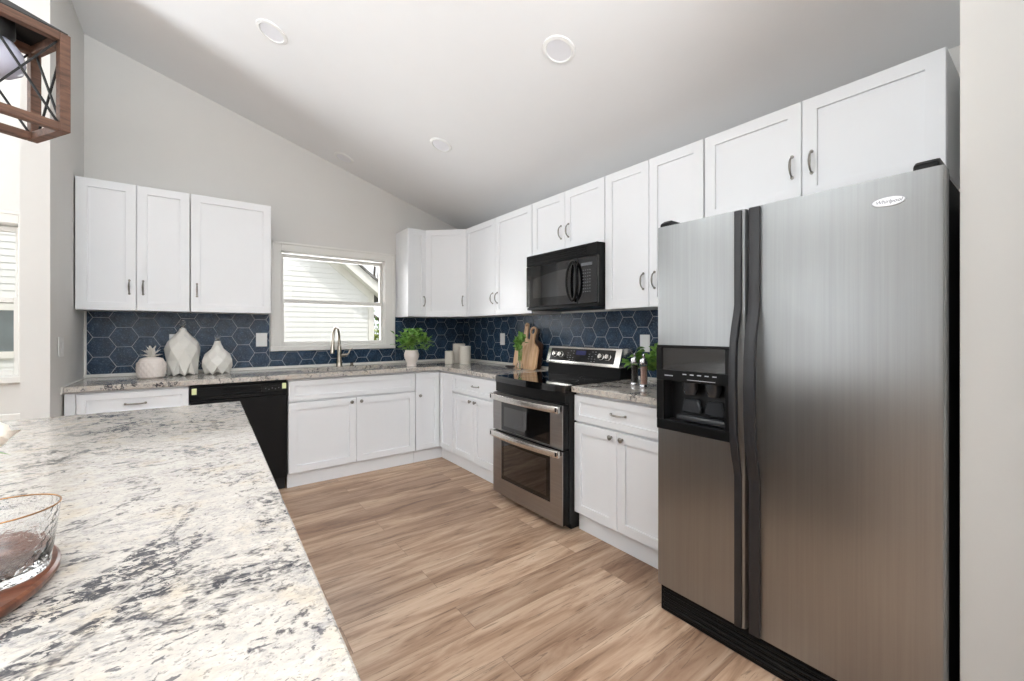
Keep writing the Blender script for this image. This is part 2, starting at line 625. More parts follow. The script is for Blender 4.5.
# kitchen window: casing, jamb, two sashes with a pane each
def sash_window(name, wn, casing_w, split):
    x0, x1, z0, z1 = wn
    m = MB()
    cw = casing_w
    for a, b, c, d in ((x0 - cw + .01, x0 + 0.012, z0 - 0.03, z1 + cw - .01), (x1 - 0.012, x1 + cw + .01, z0 - 0.03, z1 + cw - .01), (x0 + 0.012, x1 - 0.012, z1 - 0.012, z1 + cw - .01)):
        m.box((a, -0.018, c), (b, -0.0005, d), 0.003)
    # back band round the casing
    for a, b, c, d in ((x0 - cw + .006, x0 - cw + 0.026, z0 - 0.03, z1 + cw - .006), (x1 + cw - 0.006, x1 + cw + 0.014, z0 - 0.03, z1 + cw - .006), (x0 - cw + .006, x1 + cw + .014, z1 + cw - 0.026, z1 + cw - .006)):
        m.box((a, -0.026, c), (b, -0.0005, d), 0.003)
    m.box((x0 - cw, -0.032, z0 - 0.032), (x1 + cw + .02, 0.0, z0 + 0.012), 0.004)       # stool
    # jambs lining the opening
    m.box((x0 - .001, 0.0, z0), (x0 + 0.016, 0.14, z1))
    m.box((x1 - 0.016, 0.0, z0), (x1 + .001, 0.14, z1))
    m.box((x0, 0.0, z1 - 0.016), (x1, 0.14, z1 + .001))
    m.box((x0, 0.0, z0 - .001), (x1, 0.14, z0 + 0.016))
    root = struct(m.build(name, 'trim'))
    for k, (a, b, y) in enumerate(((z0 + 0.016, split + 0.02, 0.045), (split - 0.02, z1 - 0.022, 0.078))):
        s = MB()
        xa, xb = x0 + 0.017, x1 - 0.017
        s.box((xa, y - 0.015, a), (xa + 0.026, y + 0.015, b), 0.002)
        s.box((xb - 0.026, y - 0.015, a), (xb, y + 0.015, b), 0.002)
        s.box((xa + .026, y - 0.015, a), (xb - .026, y + 0.015, a + 0.036), 0.002)
        s.box((xa + .026, y - 0.015, b - 0.036), (xb - .026, y + 0.015, b), 0.002)
        so = s.build('sash', 'trim', root)
        MB().box((xa + 0.02, y - 0.002, a + 0.02), (xb - 0.02, y + 0.002, b - 0.02)).build('pane', 'pane', so)
    return root


sash_window('window_1', W1, 0.075, 1.525)
sash_window('window_2', W2, 0.075, 1.46)
o = struct(MB().box((XL, -0.02, 0.645), (XS - 0.12, 0.0, 0.69), 0.005).build('trim_1', 'trim'))
o = struct(MB().box((XL, -0.016, 0.0), (XS - 0.12, 0.0, 0.12), 0.004).build('baseboard_left', 'trim'))
# white quarter trim between counter and tile
m = MB()
m.box((XS, -0.02, 0.908), (-0.0, -0.0005, 0.931), 0.004)
m.box((-0.02, -1.66, 0.908), (-0.0005, -0.0, 0.931), 0.004)
m.box((-0.02, -3.1, 0.908), (-0.0005, -2.445, 0.931), 0.004)
m.box((XS + .0005, -0.014, 0.93), (XS + 0.014, -0.0005, 1.396))
struct(m.build('trim_2', 'trim'))
m = MB().box((XS + 0.0005, -0.655, 0.865), (XS + 0.0095, -0.02, 0.912), 0.002)
struct(m.build('trim_3', 'trim'))

# ------------------------------------------------------------------ hexagon backsplash
HF = 0.1465
HR = HF / math.sqrt(3)


def clip(poly, x0, x1, z0, z1):
    for ax, lim, sg in ((0, x0, 1), (0, x1, -1), (1, z0, 1), (1, z1, -1)):
        out = []
        for i, p in enumerate(poly):
            q = poly[(i + 1) % len(poly)]
            ip, iq = sg * (p[ax] - lim) >= 0, sg * (q[ax] - lim) >= 0
            if ip:
                out.append(p)
            if ip != iq:
                t = (lim - p[ax]) / (q[ax] - p[ax])
                out.append((p[0] + (q[0] - p[0]) * t, p[1] + (q[1] - p[1]) * t))
        poly = out
        if len(poly) < 3:
            return None
    return poly


def hexes(regions, uc, zc, place):
    tiles, grout = MB(), MB()
    for (u0, u1, z0, z1) in regions:
        a = [place(u, z, 0.0080) for u, z in ((u0, z0), (u1, z0), (u1, z1), (u0, z1))]
        b = [place(u, z, 0.0004) for u, z in ((u0, z0), (u1, z0), (u1, z1), (u0, z1))]
        grout.poly(a)
        grout.poly(b)
        for i in range(4):
            grout.poly([a[i], a[(i + 1) % 4], b[(i + 1) % 4], b[i]])
        n0, n1 = int((u0 - uc) / (1.5 * HR)) - 2, int((u1 - uc) / (1.5 * HR)) + 2
        for n in range(n0, n1 + 1):
            cu = uc + n * 1.5 * HR
            for k in range(-6, 6):
                cz = zc + k * HF + (HF / 2 if n % 2 else 0)
                rr = HR - 0.0021
                P = [(cu + rr * math.cos(R(60 * i)), cz + rr * math.sin(R(60 * i))) for i in range(6)]
                P = clip(P, u0 + 0.0008, u1 - 0.0008, z0 + 0.0008, z1 - 0.0008)
                if not P:
                    continue
                # drop near-duplicate points
                Q = []
                for p in P:
                    if not Q or math.dist(p, Q[-1]) > 1e-4:
                        Q.append(p)
                if len(Q) > 2 and math.dist(Q[0], Q[-1]) < 1e-4:
                    Q.pop()
                if len(Q) < 3:
                    continue
                gx = sum(p[0] for p in Q) / len(Q)
                gz = sum(p[1] for p in Q) / len(Q)
                ring = lambda s, h: [tiles.bm.verts.new(place(gx + (p[0] - gx) * s, gz + (p[1] - gz) * s, h)) for p in Q]
                rings = [ring(1, 0.001), ring(1, 0.0082), ring(0.965, 0.0095), ring(0.70, 0.0095), ring(0.67, 0.0088), ring(0.42, 0.0088), ring(0.39, 0.0095)]
                for A, B in zip(rings, rings[1:]):
                    for i in range(len(Q)):
                        j = (i + 1) % len(Q)
                        tiles.bm.faces.new((A[i], A[j], B[j], B[i]))
                tiles.bm.faces.new(rings[-1])
    return tiles, grout


ZB0, ZB1 = 0.931, 1.40
t, g = hexes([(XS + 0.015, -1.993, ZB0, ZB1), (-1.993, -0.83, ZB0, 1.066), (-0.83, -0.0005, ZB0, ZB1)], -3.079, 1.277, lambda u, z, h: (u, -h, z))
bs = tag(g.build('tile_backsplash', 'grout'), 'navy blue hexagon tile backsplash along the wall under the window', 'backsplash')
t.build('hexagon_tiles', 'tile', bs)
t, g = hexes([(-3.2, -0.011, ZB0, ZB1)], -0.816 - 0.0423, 1.277, lambda u, z, h: (-h, u, z))
bs = tag(g.build('tile_backsplash', 'grout'), 'navy blue hexagon tile backsplash behind the stove and cutting boards', 'backsplash')
t.build('hexagon_tiles', 'tile', bs)


# ------------------------------------------------------------------ cabinets
def shaker(m, x0, x1, z0, z1, yb, fr=0.056, th=0.019):
    """recessed-panel door: back plane y=yb, front y=yb-th"""
    yf = yb - th
    b = 0.0022
    def rect(ix, iz, y):
        return [m.bm.verts.new(p) for p in ((x0 + ix, y, z0 + iz), (x1 - ix, y, z0 + iz), (x1 - ix, y, z1 - iz), (x0 + ix, y, z1 - iz))]
    rings = [rect(0, 0, yb), rect(0, 0, yf + b), rect(b, b, yf), rect(fr, fr, yf), rect(fr + 0.0015, fr + 0.0015, yf + 0.009), rect(fr + 0.0155, fr + 0.0155, yf + 0.0095)]
    m.bm.faces.new(rings[0][::-1])
    for A, B in zip(rings, rings[1:]):
        for i in range(4):
            m.bm.faces.new((A[i], A[(i + 1) % 4], B[(i + 1) % 4], B[i]))
    m.bm.faces.new(rings[-1])


def pull(p, x, z, y, vertical=True, ln=0.10, parent=None):
    m = MB()
    pts = []
    n = 11
    for i in range(n):
        s = -1 + 2 * i / (n - 1)
        off = 0.026 * (1 - abs(s) ** 3.0) + 0.004
        d = s * ln / 2
        pts.append((x, y - off, z + d) if vertical else (x + d, y - off, z))
    m.tube(pts, [0.0036 + 0.0022 * (1 - abs(-1 + 2 * i / (n - 1))) for i in range(n)], 8)
    for s in (-1, 1):
        c = (x, y, z + s * ln / 2) if vertical else (x + s * ln / 2, y, z)
        m.lathe([(0, -0.006), (0.0065, -0.006), (0.0075, -0.001), (0.0075, 0)], c, 12, axis='y')
    return m.build('handle', 'nickel', parent, 40, 'satin nickel arched pull')


def knob(x, z, y, parent):
    m = MB().lathe([(0, -0.026), (0.010, -0.0255), (0.0145, -0.022), (0.0145, -0.018), (0.007, -0.013), (0.0055, -0.006), (0.008, 0)], (x, y, z), 20, axis='y')
    return m.build('knob', 'nickel', parent, 40, 'round satin nickel knob')


RR = -PI / 2     # right-hand wall: local x runs towards the camera, local -y points into the room


def cabinet(name, label, loc, rz, wd, depth, z0, z1, doors=(), drawers=(), toe=False, group=None, toe_y=0.573, fills=(), box_z1=None):
    r = thing(name, label, 'cabinet', loc, rz, group)
    dth = 0.019
    m = MB().box((0.0015, -0.001, z0), (wd - 0.0015, -(depth - dth - 0.002), box_z1 or z1))
    if box_z1:
        m.box((0.0015, -(depth - dth - 0.02), box_z1), (wd - 0.0015, -(depth - dth - 0.002), z1))
    for a, b in fills:
        m.box((a, -(depth - dth - 0.002), z0 + .002), (b, -(depth), z1 - .002))
    m.build('cabinet_box', 'cab', r)
    yb = -(depth - dth)
    for d in doors:
        x0, x1, a, b, h = d
        mm = MB()
        shaker(mm, x0, x1, a, b, yb)
        do = mm.build('door', 'cab', r)
        if h:
            if h[0] == 'pull':
                pull(None, h[1], h[2], -depth, True, 0.095, do)
            else:
                knob(h[1], h[2], -depth, do)
    for d in drawers:
        x0, x1, a, b, h = d
        mm = MB()
        shaker(mm, x0, x1, a, b, yb, 0.04)
        do = mm.build('drawer' if h else 'false_drawer_front', 'cab', r)
        if h:
            pull(None, h[1], h[2], -depth, False, 0.10, do)
    if toe:
        MB().box((0, -(toe_y - 0.014), 0.0), (wd, -toe_y, 0.117)).build('toe_kick', 'cab', r)
    return r


UZ0, UZ1, UD = 1.395, 2.287, 0.3255
WU = 'white wall cabinets'
# left of the window
cabinet('wall_cabinet', 'white double-door wall cabinet left of the window, against the short side wall', (-3.162, 0, 0), 0, 0.609, UD, UZ0, UZ1,
        [(0.002, 0.3055, UZ0, UZ1, ('pull', 0.3055 - 0.035, 1.56)), (0.3085, 0.607, UZ0, UZ1, ('pull', 0.3085 + 0.035, 1.56))], group=WU)
cabinet('wall_cabinet', 'wide single-door white wall cabinet beside the left edge of the window', (-2.551, 0, 0), 0, 0.533, UD, UZ0, UZ1,
        [(0.003, 0.531, UZ0, UZ1, ('pull', 0.04, 1.56))], group=WU)
# narrow one right of the window, diagonal one in the corner
cabinet('wall_cabinet', 'narrow single-door white wall cabinet right of the window, seen edge-on', (-0.822, 0, 0), 0, 0.205, UD, UZ0, UZ1,
        [(0.002, 0.2035, UZ0, UZ1, ('pull', 0.2035 - 0.03, 1.555))], group=WU)
r = thing('corner_wall_cabinet', 'diagonal single-door white wall cabinet in the corner above the canisters', 'cabinet', (0, 0, 0), 0, WU)
e = 0.6155
k = 0.3065
MB().prism([(-0.001, -0.001), (-e, -0.001), (-e, -k), (-k, -e), (-0.001, -e)], 2, UZ0, UZ1).build('cabinet_box', 'cab', r)
dl = math.dist((-e, -k), (-k, -e))
mm = MB()
shaker(mm, 0.004, dl - 0.004, UZ0, UZ1, 0)
do = mm.build('door', 'cab', r)
do.location = (-e, -k, 0)
do.rotation_euler = (0, 0, -PI / 4)
do.location += Vector((-0.0015, -0.0015, 0))
pull(None, dl - 0.04, 1.555, -0.019, True, 0.095, do)
# right-hand wall
Y0 = -0.617
cabinet('wall_cabinet', 'tall double-door white wall cabinet between the corner and the microwave', (0, Y0, 0), RR, 1.057, UD, UZ0, UZ1,
        [(0.003, 0.526, UZ0, UZ1, ('pull', 0.49, 1.552)), (0.529, 1.055, UZ0, UZ1, ('pull', 0.565, 1.552))], group=WU)
cabinet('wall_cabinet', 'short double-door white wall cabinet directly above the microwave', (0, -1.676, 0), RR, 0.761, UD, 1.848, UZ1,
        [(0.002, 0.379, 1.848, UZ1, ('pull', 0.341, 1.99)), (0.382, 0.759, 1.848, UZ1, ('pull', 0.42, 1.99))], group=WU)
cabinet('wall_cabinet', 'tall double-door white wall cabinet between the microwave and the fridge', (0, -2.438, 0), RR, 0.684, UD, UZ0, UZ1,
        [(0.003, 0.3405, UZ0, UZ1, ('pull', 0.303, 1.555)), (0.3435, 0.682, UZ0, UZ1, ('pull', 0.382, 1.555))], group=WU)
cabinet('wall_cabinet', 'double-door white wall cabinet above the stainless fridge', (0, -3.124, 0), RR, 0.913, UD, 1.835, UZ1,
        [(0.004, 0.4545, 1.835, UZ1, ('pull', 0.418, 2.0)), (0.4575, 0.911, 1.835, UZ1, ('pull', 0.494, 2.0))], group=WU)

# base cabinets
BZ0, BZ1, BD = 0.117, 0.870, 0.62
DT, DB = 0.852, 0.692        # drawer front top and bottom
BC = 'white base cabinets'
TOP_D = 0.679
cabinet('base_cabinet', 'white base cabinet with one drawer left of the dishwasher', (-3.159, 0, 0), 0, 0.605, BD, BZ0, BZ1,
        [(0.052, 0.3255, BZ0 + .005, TOP_D, ('knob', 0.289, 0.645)), (0.3285, 0.602, BZ0 + .005, TOP_D, ('knob', 0.365, 0.645))],
        [(0.052, 0.602, DB, DT, ('p', 0.327, 0.775))], True, BC, fills=[(0.0015, 0.0495)])
cabinet('sink_base_cabinet', 'wide white base cabinet under the sink with two doors', (-1.938, 0, 0), 0, 1.067, BD, BZ0, BZ1,
        [(0.004, 0.5215, BZ0 + .005, TOP_D, ('knob', 0.483, 0.645)), (0.5245, 1.064, BZ0 + .005, TOP_D, ('knob', 0.563, 0.645))],
        [(0.004, 1.064, DB, DT, None)], True, BC, box_z1=0.655)
r = thing('corner_base_cabinet', 'white corner base cabinet with two hinged door panels under the canisters', 'cabinet', (0, 0, 0), 0, BC)
MB().prism([(-0.8685, -0.001), (-0.8685, -0.599), (-0.599, -0.599), (-0.599, -0.8785), (-0.001, -0.8785), (-0.001, -0.001)], 2, BZ0, BZ1).build('cabinet_box', 'cab', r)
mm = MB()
shaker(mm, -0.867, -0.623, BZ0 + .005, DT, -0.601, 0.05)
do = mm.build('door', 'cab', r)
knob(-0.828, 0.64, -0.62, do)
mm = MB()
shaker(mm, 0, 0.252, BZ0 + .005, DT, 0, 0.05)
do = mm.build('door', 'cab', r, loc=(-0.601, -0.6245, 0))
do.rotation_euler = (0, 0, RR)
MB().prism([(-0.8685, -0.573), (-0.573, -0.573), (-0.573, -0.8785), (-0.559, -0.8785), (-0.559, -0.559), (-0.8685, -0.559)], 2, 0, BZ0).build('toe_kick', 'cab', r)
cabinet('base_cabinet', 'white base cabinet with drawer and two doors left of the stove', (0, -0.880, 0), RR, 0.793, BD, BZ0, BZ1,
        [(0.003, 0.3595, BZ0 + .005, TOP_D, ('knob', 0.322, 0.64)), (0.3625, 0.715, BZ0 + .005, TOP_D, ('knob', 0.40, 0.64))],
        [(0.003, 0.715, DB, DT, ('p', 0.40, 0.777))], True, BC, fills=[(0.718, 0.79)])
cabinet('base_cabinet', 'white base cabinet with drawer and two doors between the stove and the fridge', (0, -2.442, 0), RR, 0.67, BD, BZ0, BZ1,
        [(0.003, 0.3335, BZ0 + .005, TOP_D, ('knob', 0.297, 0.645)), (0.3365, 0.667, BZ0 + .005, TOP_D, ('knob', 0.373, 0.645))],
        [(0.003, 0.667, DB, DT, ('p', 0.345, 0.777))], True, BC)

# ------------------------------------------------------------------ worktops
CZ0, CZ1 = 0.872, 0.908
m = MB()
XI, YI = -0.646, -0.646
sx0, sx1, sy0, sy1 = -1.79, -1.03, -0.55, -0.13      # sink cut-out
m.box((XS + 0.010, YI, CZ0), (sx0, -0.001, CZ1), 0.003)
m.box((sx0, YI, CZ0), (sx1, sy0, CZ1), 0.0)
m.box((sx0, sy1, CZ0), (sx1, -0.001, CZ1), 0.0)
m.prism([(sx1, -0.001), (sx1, YI), (XI, YI), (XI, -1.672), (-0.001, -1.672), (-0.001, -0.001)], 2, CZ0, CZ1, 0.003)
tag(m.build('granite_worktop', 'granite'), 'L-shaped pale speckled granite worktop running under the window to the stove', 'countertop')
m = MB().box((XI, -2.444, CZ0), (-0.001, -3.185, CZ1), 0.003)
tag(m.build('granite_worktop', 'granite'), 'short pale granite worktop between the stove and the fridge', 'countertop')
# island
IC = (-2.340, -1.910)
m = MB()
m.prism([IC, (-2.378, -4.10), (-3.62, -4.10), (-3.62, -1.910)], 2, 0.876, 0.914, 0.003)
tag(m.build('island_worktop', 'granite'), 'large pale grey-veined granite island top in the foreground', 'countertop')
r = thing('kitchen_island', 'charcoal panelled island base under the foreground granite top', 'island', (-2.42, -1.96, 0), -PI / 2 + PI)
m = MB()
m.box((-2.08, 0.0, 0.10), (0.0, 0.62, 0.8745))
m.box((-2.06, 0.05, 0.0), (-0.02, 0.58, 0.10))
m.build('cabinet_box', 'island_paint', r)
for i in range(4):
    mm = MB()
    shaker(mm, -2.08 + 0.52 * i + 0.004, -2.08 + 0.52 * (i + 1) - 0.004, 0.11, 0.865, 0.0)
    do = mm.build('door', 'island_paint', r)
    knob(-2.08 + 0.52 * i + (0.47 if i % 2 == 0 else 0.05), 0.70, -0.019, do)

# sink and faucet
r = thing('undermount_sink', 'stainless undermount sink below the window', 'sink', (-1.41, -0.34, 0.66))
m = MB()
hx, hy = 0.40, 0.225
prof = [(hx + 0.012, hy + 0.012, 0.211), (hx - 0.001, hy - 0.001, 0.2115), (hx - 0.012, hy - 0.012, 0.02), (hx - 0.05, hy - 0.05, 0.0)]
rings = [[m.bm.verts.new((sx * a, sy * b, z)) for sx, sy in ((-1, -1), (1, -1), (1, 1), (-1, 1))] for a, b, z in prof]
for A, B in zip(rings, rings[1:]):
    for i in range(4):
        m.bm.faces.new((A[i], A[(i + 1) % 4], B[(i + 1) % 4], B[i]))
m.bm.faces.new(rings[-1])
m.build('basin', 'steel_h', r)
MB().lathe([(0, 0.003), (0.03, 0.003), (0.042, 0.006), (0.045, 0.001), (0.045, 0.0)], (0, 0, 0.0005), 24).build('drain', 'chrome', r, 40)

fx, fy = -1.42, -0.095
r = thing('kitchen_faucet', 'brushed nickel gooseneck faucet with side lever behind the sink', 'faucet', (fx, fy, CZ1))
MB().lathe([(0, 0), (0.031, 0), (0.031, 0.006), (0.027, 0.012), (0.0265, 0.05), (0.0235, 0.09), (0.021, 0.16), (0.016, 0.20), (0, 0.20)], (0, 0, 0), 24).build('body', 'faucet', r, 40)
pts = [(0, 0, 0.17), (0, 0, 0.24)]
for i in range(13):
    a = PI * i / 12
    pts.append((-0.047 * (1 - math.cos(a)), -0.076 * (1 - math.cos(a)), 0.265 + 0.105 * math.sin(a)))
pts.append((-0.097, -0.157, 0.235))
MB().tube(pts, 0.0135, 14).build('spout', 'faucet', r, 50)
MB().tube([(-0.095, -0.154, 0.25), (-0.101, -0.164, 0.19), (-0.105, -0.171, 0.135)], [0.0155, 0.0185, 0.0195], 16).build('spray_head', 'faucet', r, 50)
m = MB().tube([(0.018, 0, 0.105), (0.07, 0, 0.108)], [0.017, 0.017], 16)
lv = m.build('lever', 'faucet', r, 50)
MB().tube([(0.065, 0, 0.108), (0.085, -0.01, 0.125), (0.10, -0.015, 0.16), (0.118, -0.018, 0.175)], [0.010, 0.0075, 0.006, 0.005], 10).build('lever_arm', 'faucet', lv, 50)
tag(MB().lathe([(0, 0), (0.02, 0), (0.02, 0.006), (0.014, 0.01), (0.014, 0.03), (0, 0.034)], (-1.30, -0.085, CZ1), 20).build('air_gap_cap', 'faucet', None, 40), 'small nickel cap on the worktop right of the faucet', 'cap')

# ------------------------------------------------------------------ dishwasher
r = thing('dishwasher', 'black built-in dishwasher under the worktop left of the sink', 'dishwasher', (-2.552, 0, 0))
wd = 0.611
MB().box((0.003, -0.03, 0.1), (wd - 0.003, -0.59, 0.866)).build('tub', 'black_matte', r)
m = MB().box((0.004, -0.59, 0.105), (wd - 0.004, -0.622, 0.752), 0.004, 2)
do = m.build('door', 'black_plastic', r, label='black gloss door panel')
m = MB()
m.box((0.004, -0.59, 0.756), (wd - 0.004, -0.626, 0.785), 0.003)
m.box((0.004, -0.59, 0.83), (wd - 0.004, -0.626, 0.853), 0.003)
m.box((0.004, -0.59, 0.785), (0.19, -0.626, 0.83))
m.box((0.435, -0.59, 0.785), (wd - 0.004, -0.626, 0.83))
m.box((0.19, -0.59, 0.785), (0.435, -0.600, 0.83))
m.box((0.19, -0.615, 0.806), (0.435, -0.626, 0.811))
cp = m.build('control_panel', 'black_plastic', r)
for i in range(5):
    MB().lathe([(0, -0.0015), (0.0045, -0.0015), (0.0045, 0)], (0.46 + 0.022 * i, -0.626, 0.812 - 0.008 * (i % 2)), 10, axis='y').build('button', 'grey_plastic', cp)
MB().box((0.01, -0.54, 0.0), (wd - 0.01, -0.555, 0.1)).build('kick_plate', 'black_matte', r)
for x in (0.012, wd - 0.04):
    MB().box((x, -0.6265, 0.802), (x + 0.028, -0.6275, 0.846)).build('sticker', 'sticker', r, label='pale yellow tape sticker')

# ------------------------------------------------------------------ range (double oven)
r = thing('kitchen_range', 'stainless double-oven electric range with black glass cooktop', 'range', (0, -1.681, 0), RR)
wd = 0.757
MB().box((0.0, -0.03, 0.045), (wd, -0.655, 0.893)).build('body', 'black_matte', r, label='black body sides')
FY = -0.713
# feet / plinth
MB().box((0.02, -0.05, 0.0), (wd - 0.02, -0.62, 0.045)).build('plinth', 'black_matte', r)


def bowed(m, x0, x1, z0, z1, yb, yf, bow, n=16):
    P = [(x0, yb)] + [(x0 + (x1 - x0) * i / n, yf - bow * (1 - (2 * i / n - 1) ** 2)) for i in range(n + 1)] + [(x1, yb)]
    m.prism(P, 2, z0, z1)


def oven_door(z0, z1, gz0, gz1, hz, gx0, gx1):
    m = MB()
    m.box((0.003, -0.658, z0), (wd - 0.003, FY + 0.006, z1), 0.003, 2)
    d = m.build('oven_door', 'black_plastic', r, 30, 'brushed steel oven door')
    m = MB()
    bowed(m, 0.003, wd - 0.003, z0 + 0.002, z1 - 0.002, FY + 0.006, FY, 0.006)
    m.build('front_panel', 'steel_h', d, 30, 'brushed steel front')
    m = MB()
    bowed(m, gx0, gx1, gz0, gz1, FY + 0.002, FY - 0.0045, 0.004)
    w = m.build('oven_window', 'black_gloss', d, 30, 'smoked glass window')
    m = MB()
    bowed(m, gx0 + 0.035, gx1 - 0.03, gz0 + 0.03, gz1 - 0.045, FY, FY - 0.0063, 0.004)
    m.build('inner_pane', 'oven_glass', w, 30)
    # bowed handle with end brackets
    n = 18
    for x in (0.014, wd - 0.034):
        MB().box((x, FY, hz - 0.016), (x + 0.02, FY - 0.04, hz + 0.016), 0.004).build('handle_bracket', 'black_plastic', d, label='black end bracket')
    m = MB()
    P = []
    def hy(s):
        return FY - 0.036 - 0.028 * (1 - s * s)
    A, B = [], []
    for i in range(n + 1):
        s = -1 + 2 * i / n
        A.append((0.004 + (wd - 0.008) * i / n, hy(s)))
        B.append((0.004 + (wd - 0.008) * i / n, hy(s) + 0.018))
    m.prism(A + B[::-1], 2, hz - 0.021, hz + 0.021, 0.003, 2)
    m.build('handle', 'steel_bright', d, 35, 'wide bowed steel handle')
    return d


oven_door(0.512, 0.792, 0.528, 0.745, 0.765, 0.115, 0.645)
oven_door(0.045, 0.504, 0.165, 0.478, 0.492, 0.115, 0.645)
# front fascia above the upper door and cooktop with bowed front edge
m = MB()
bowed(m, 0.002, wd - 0.002, 0.797, 0.868, -0.64, -0.688, 0.02)
m.build('front_fascia', 'black_plastic', r, 30)
m = MB()
bowed(m, -0.0, wd, 0.868, 0.894, -0.60, -0.692, 0.026)
m.build('front_edge', 'black_gloss', r, 30)
m = MB()
bowed(m, -0.002, wd + 0.002, 0.8935, 0.912, -0.03, -0.690, 0.026)
ct = m.build('cooktop', 'hob_glass', r, 30, 'black glass cooktop')
for x, y, q in ((0.2, -0.50, 0.115), (0.56, -0.50, 0.09), (0.2, -0.22, 0.08), (0.56, -0.22, 0.10)):
    MB().lathe([(q - 0.003, 0.0002), (q, 0.0004), (q + 0.003, 0.0002)], (x, y, 0.912), 40).build('burner_ring', 'grey_plastic', ct, 30)
# backguard: black riser, steel-framed glass panel, slightly tilted back
m = MB().prism([(-0.028, 0.90), (-0.160, 0.90), (-0.152, 1.005), (-0.028, 1.005)], 0, 0.005, wd - 0.005)
m.build('backguard_riser', 'black_plastic', r)
m = MB().prism([(-0.02, 0.990), (-0.180, 0.990), (-0.177, 1.008), (-0.140, 1.126), (-0.02, 1.126)], 0, 0.0, wd, 0.004, 2)
bg = m.build('control_panel', 'steel_bright', r, 30, 'steel-framed control panel')
tilt = math.atan2(0.037, 0.118)
pan = bpy.data.objects.new('panel_glass', None)
# glass inset on the tilted face
def onpanel(m, x0, x1, v0, v1, h0, h1):
    """box on the tilted face: v measured along the face from its lower edge"""
    t = MB()
    t.box((x0, -h0, v0), (x1, -h1, v1))
    me = bpy.data.meshes.new('t')
    t.bm.to_mesh(me)
    t.bm.free()
    me.transform(Matrix.Translation((0, -0.177, 1.008)) @ Matrix.Rotation(-tilt, 4, 'X'))
    m.bm.from_mesh(me)
    bpy.data.meshes.remove(me)
bpy.data.objects.remove(pan)
m = MB()
onpanel(m, 0.04, wd - 0.05, 0.006, 0.108, 0.0, 0.0015)
pg = m.build('panel_glass', 'black_gloss', bg, label='black glass panel')
m = MB()
onpanel(m, 0.325, 0.43, 0.06, 0.095, 0.0, 0.002)
m.build('clock_display', 'display', bg)
for x0 in (0.235, 0.46):
    for i in range(3):
        for j in range(5):
            if (i * 5 + j) % 4:
                m = MB()
                x = x0 + 0.03 * i
                onpanel(m, x, x + 0.013, 0.016 + j * 0.018, 0.0185 + j * 0.018, 0.0, 0.0021)
                m.build('panel_marking', 'mark', bg)
for x in (0.10, 0.165, 0.585, 0.65):
    kb = MB().lathe([(0.0, -0.024), (0.017, -0.024), (0.0195, -0.021), (0.0215, -0.004), (0.0245, -0.003), (0.0245, 0.0)], (0, 0, 0), 24, axis='y')
    kb.box((-0.003, -0.030, -0.018), (0.003, -0.02, 0.018), 0.001)
    ko = kb.build('knob', 'steel_bright', bg, 35, 'round silver control knob')
    p = Matrix.Translation((0, -0.177, 1.008)) @ Matrix.Rotation(-tilt, 4, 'X') @ Vector((x, -0.0015, 0.056))
    ko.location = p
    ko.rotation_euler = (-tilt, 0, 0)

# ------------------------------------------------------------------ microwave
r = thing('microwave', 'black over-the-range microwave mounted below the short cabinet', 'microwave', (0, -1.690, 0), RR)
wd = 0.745
MB().box((0.0, -0.012, 1.415), (wd, -0.372, 1.844)).build('body', 'black_plastic', r)
m = MB()
m.box((0.0, -0.372, 1.760), (wd, -0.395, 1.844), 0.003)
for i in range(4):
    z = 1.778 + i * 0.016
    m.box((0.03, -0.394, z), (wd - 0.09, -0.400, z + 0.007), 0.002)
m.build('vent_grille', 'black_plastic', r)
m = MB().box((0.0, -0.372, 1.440), (0.565, -0.397, 1.757), 0.004, 2)
do = m.build('door', 'black_gloss', r)
m = MB()
P = [(0.085, 1.505)] + [(0.085, 1.655)] + [(0.085 + 0.38 * i / 10, 1.655 + 0.04 * math.sin(PI / 2 * i / 10)) for i in range(1, 11)] + [(0.465, 1.505)]
m.prism(P, 1, -0.396, -0.3985)
m.build('door_window', 'oven_glass', do, label='tinted glass window')
# double-bowed handle, an oval loop
m = MB()
n = 28
pts = []
for i in range(n + 1):
    a = 2 * PI * i / n
    pts.append((0.532 + 0.048 * math.sin(a), -0.412 - 0.012 * (0.5 - 0.5 * math.cos(2 * a)), 1.597 + 0.135 * math.cos(a)))
m.tube(pts, 0.010, 10, False)
m.box((0.528, -0.396, 1.715), (0.542, -0.416, 1.738), 0.002)
m.box((0.528, -0.396, 1.456), (0.542, -0.416, 1.480), 0.002)
m.build('handle', 'black_plastic', do, 50, 'oval black handle')
m = MB().box((0.568, -0.372, 1.440), (wd, -0.395, 1.757), 0.004, 2)
kp = m.build('keypad_panel', 'black_gloss', r)
MB().box((0.60, -0.3945, 1.695), (0.70, -0.3965, 1.715)).build('display', 'grey_plastic', kp)
m = MB()
for i in range(4):
    for j in range(8):
        m.box((0.615 + i * 0.020, -0.3945, 1.515 + j * 0.021), (0.625 + i * 0.020, -0.3962, 1.521 + j * 0.021))
m.build('keypad_marking', 'grey_plastic', kp)
MB().box((0.0, -0.372, 1.415), (wd, -0.388, 1.437), 0.003).build('lower_trim', 'black_plastic', r)

# ------------------------------------------------------------------ fridge
r = thing('refrigerator', 'stainless side-by-side refrigerator with black handles and ice dispenser', 'refrigerator', (0, -3.193, 0), RR)
wd = 0.904
MB().box((0.006, -0.05, 0.03), (wd - 0.004, -0.775, 1.70), 0.004).build('body', 'black_matte', r, label='black cabinet sides')
FD = -0.855


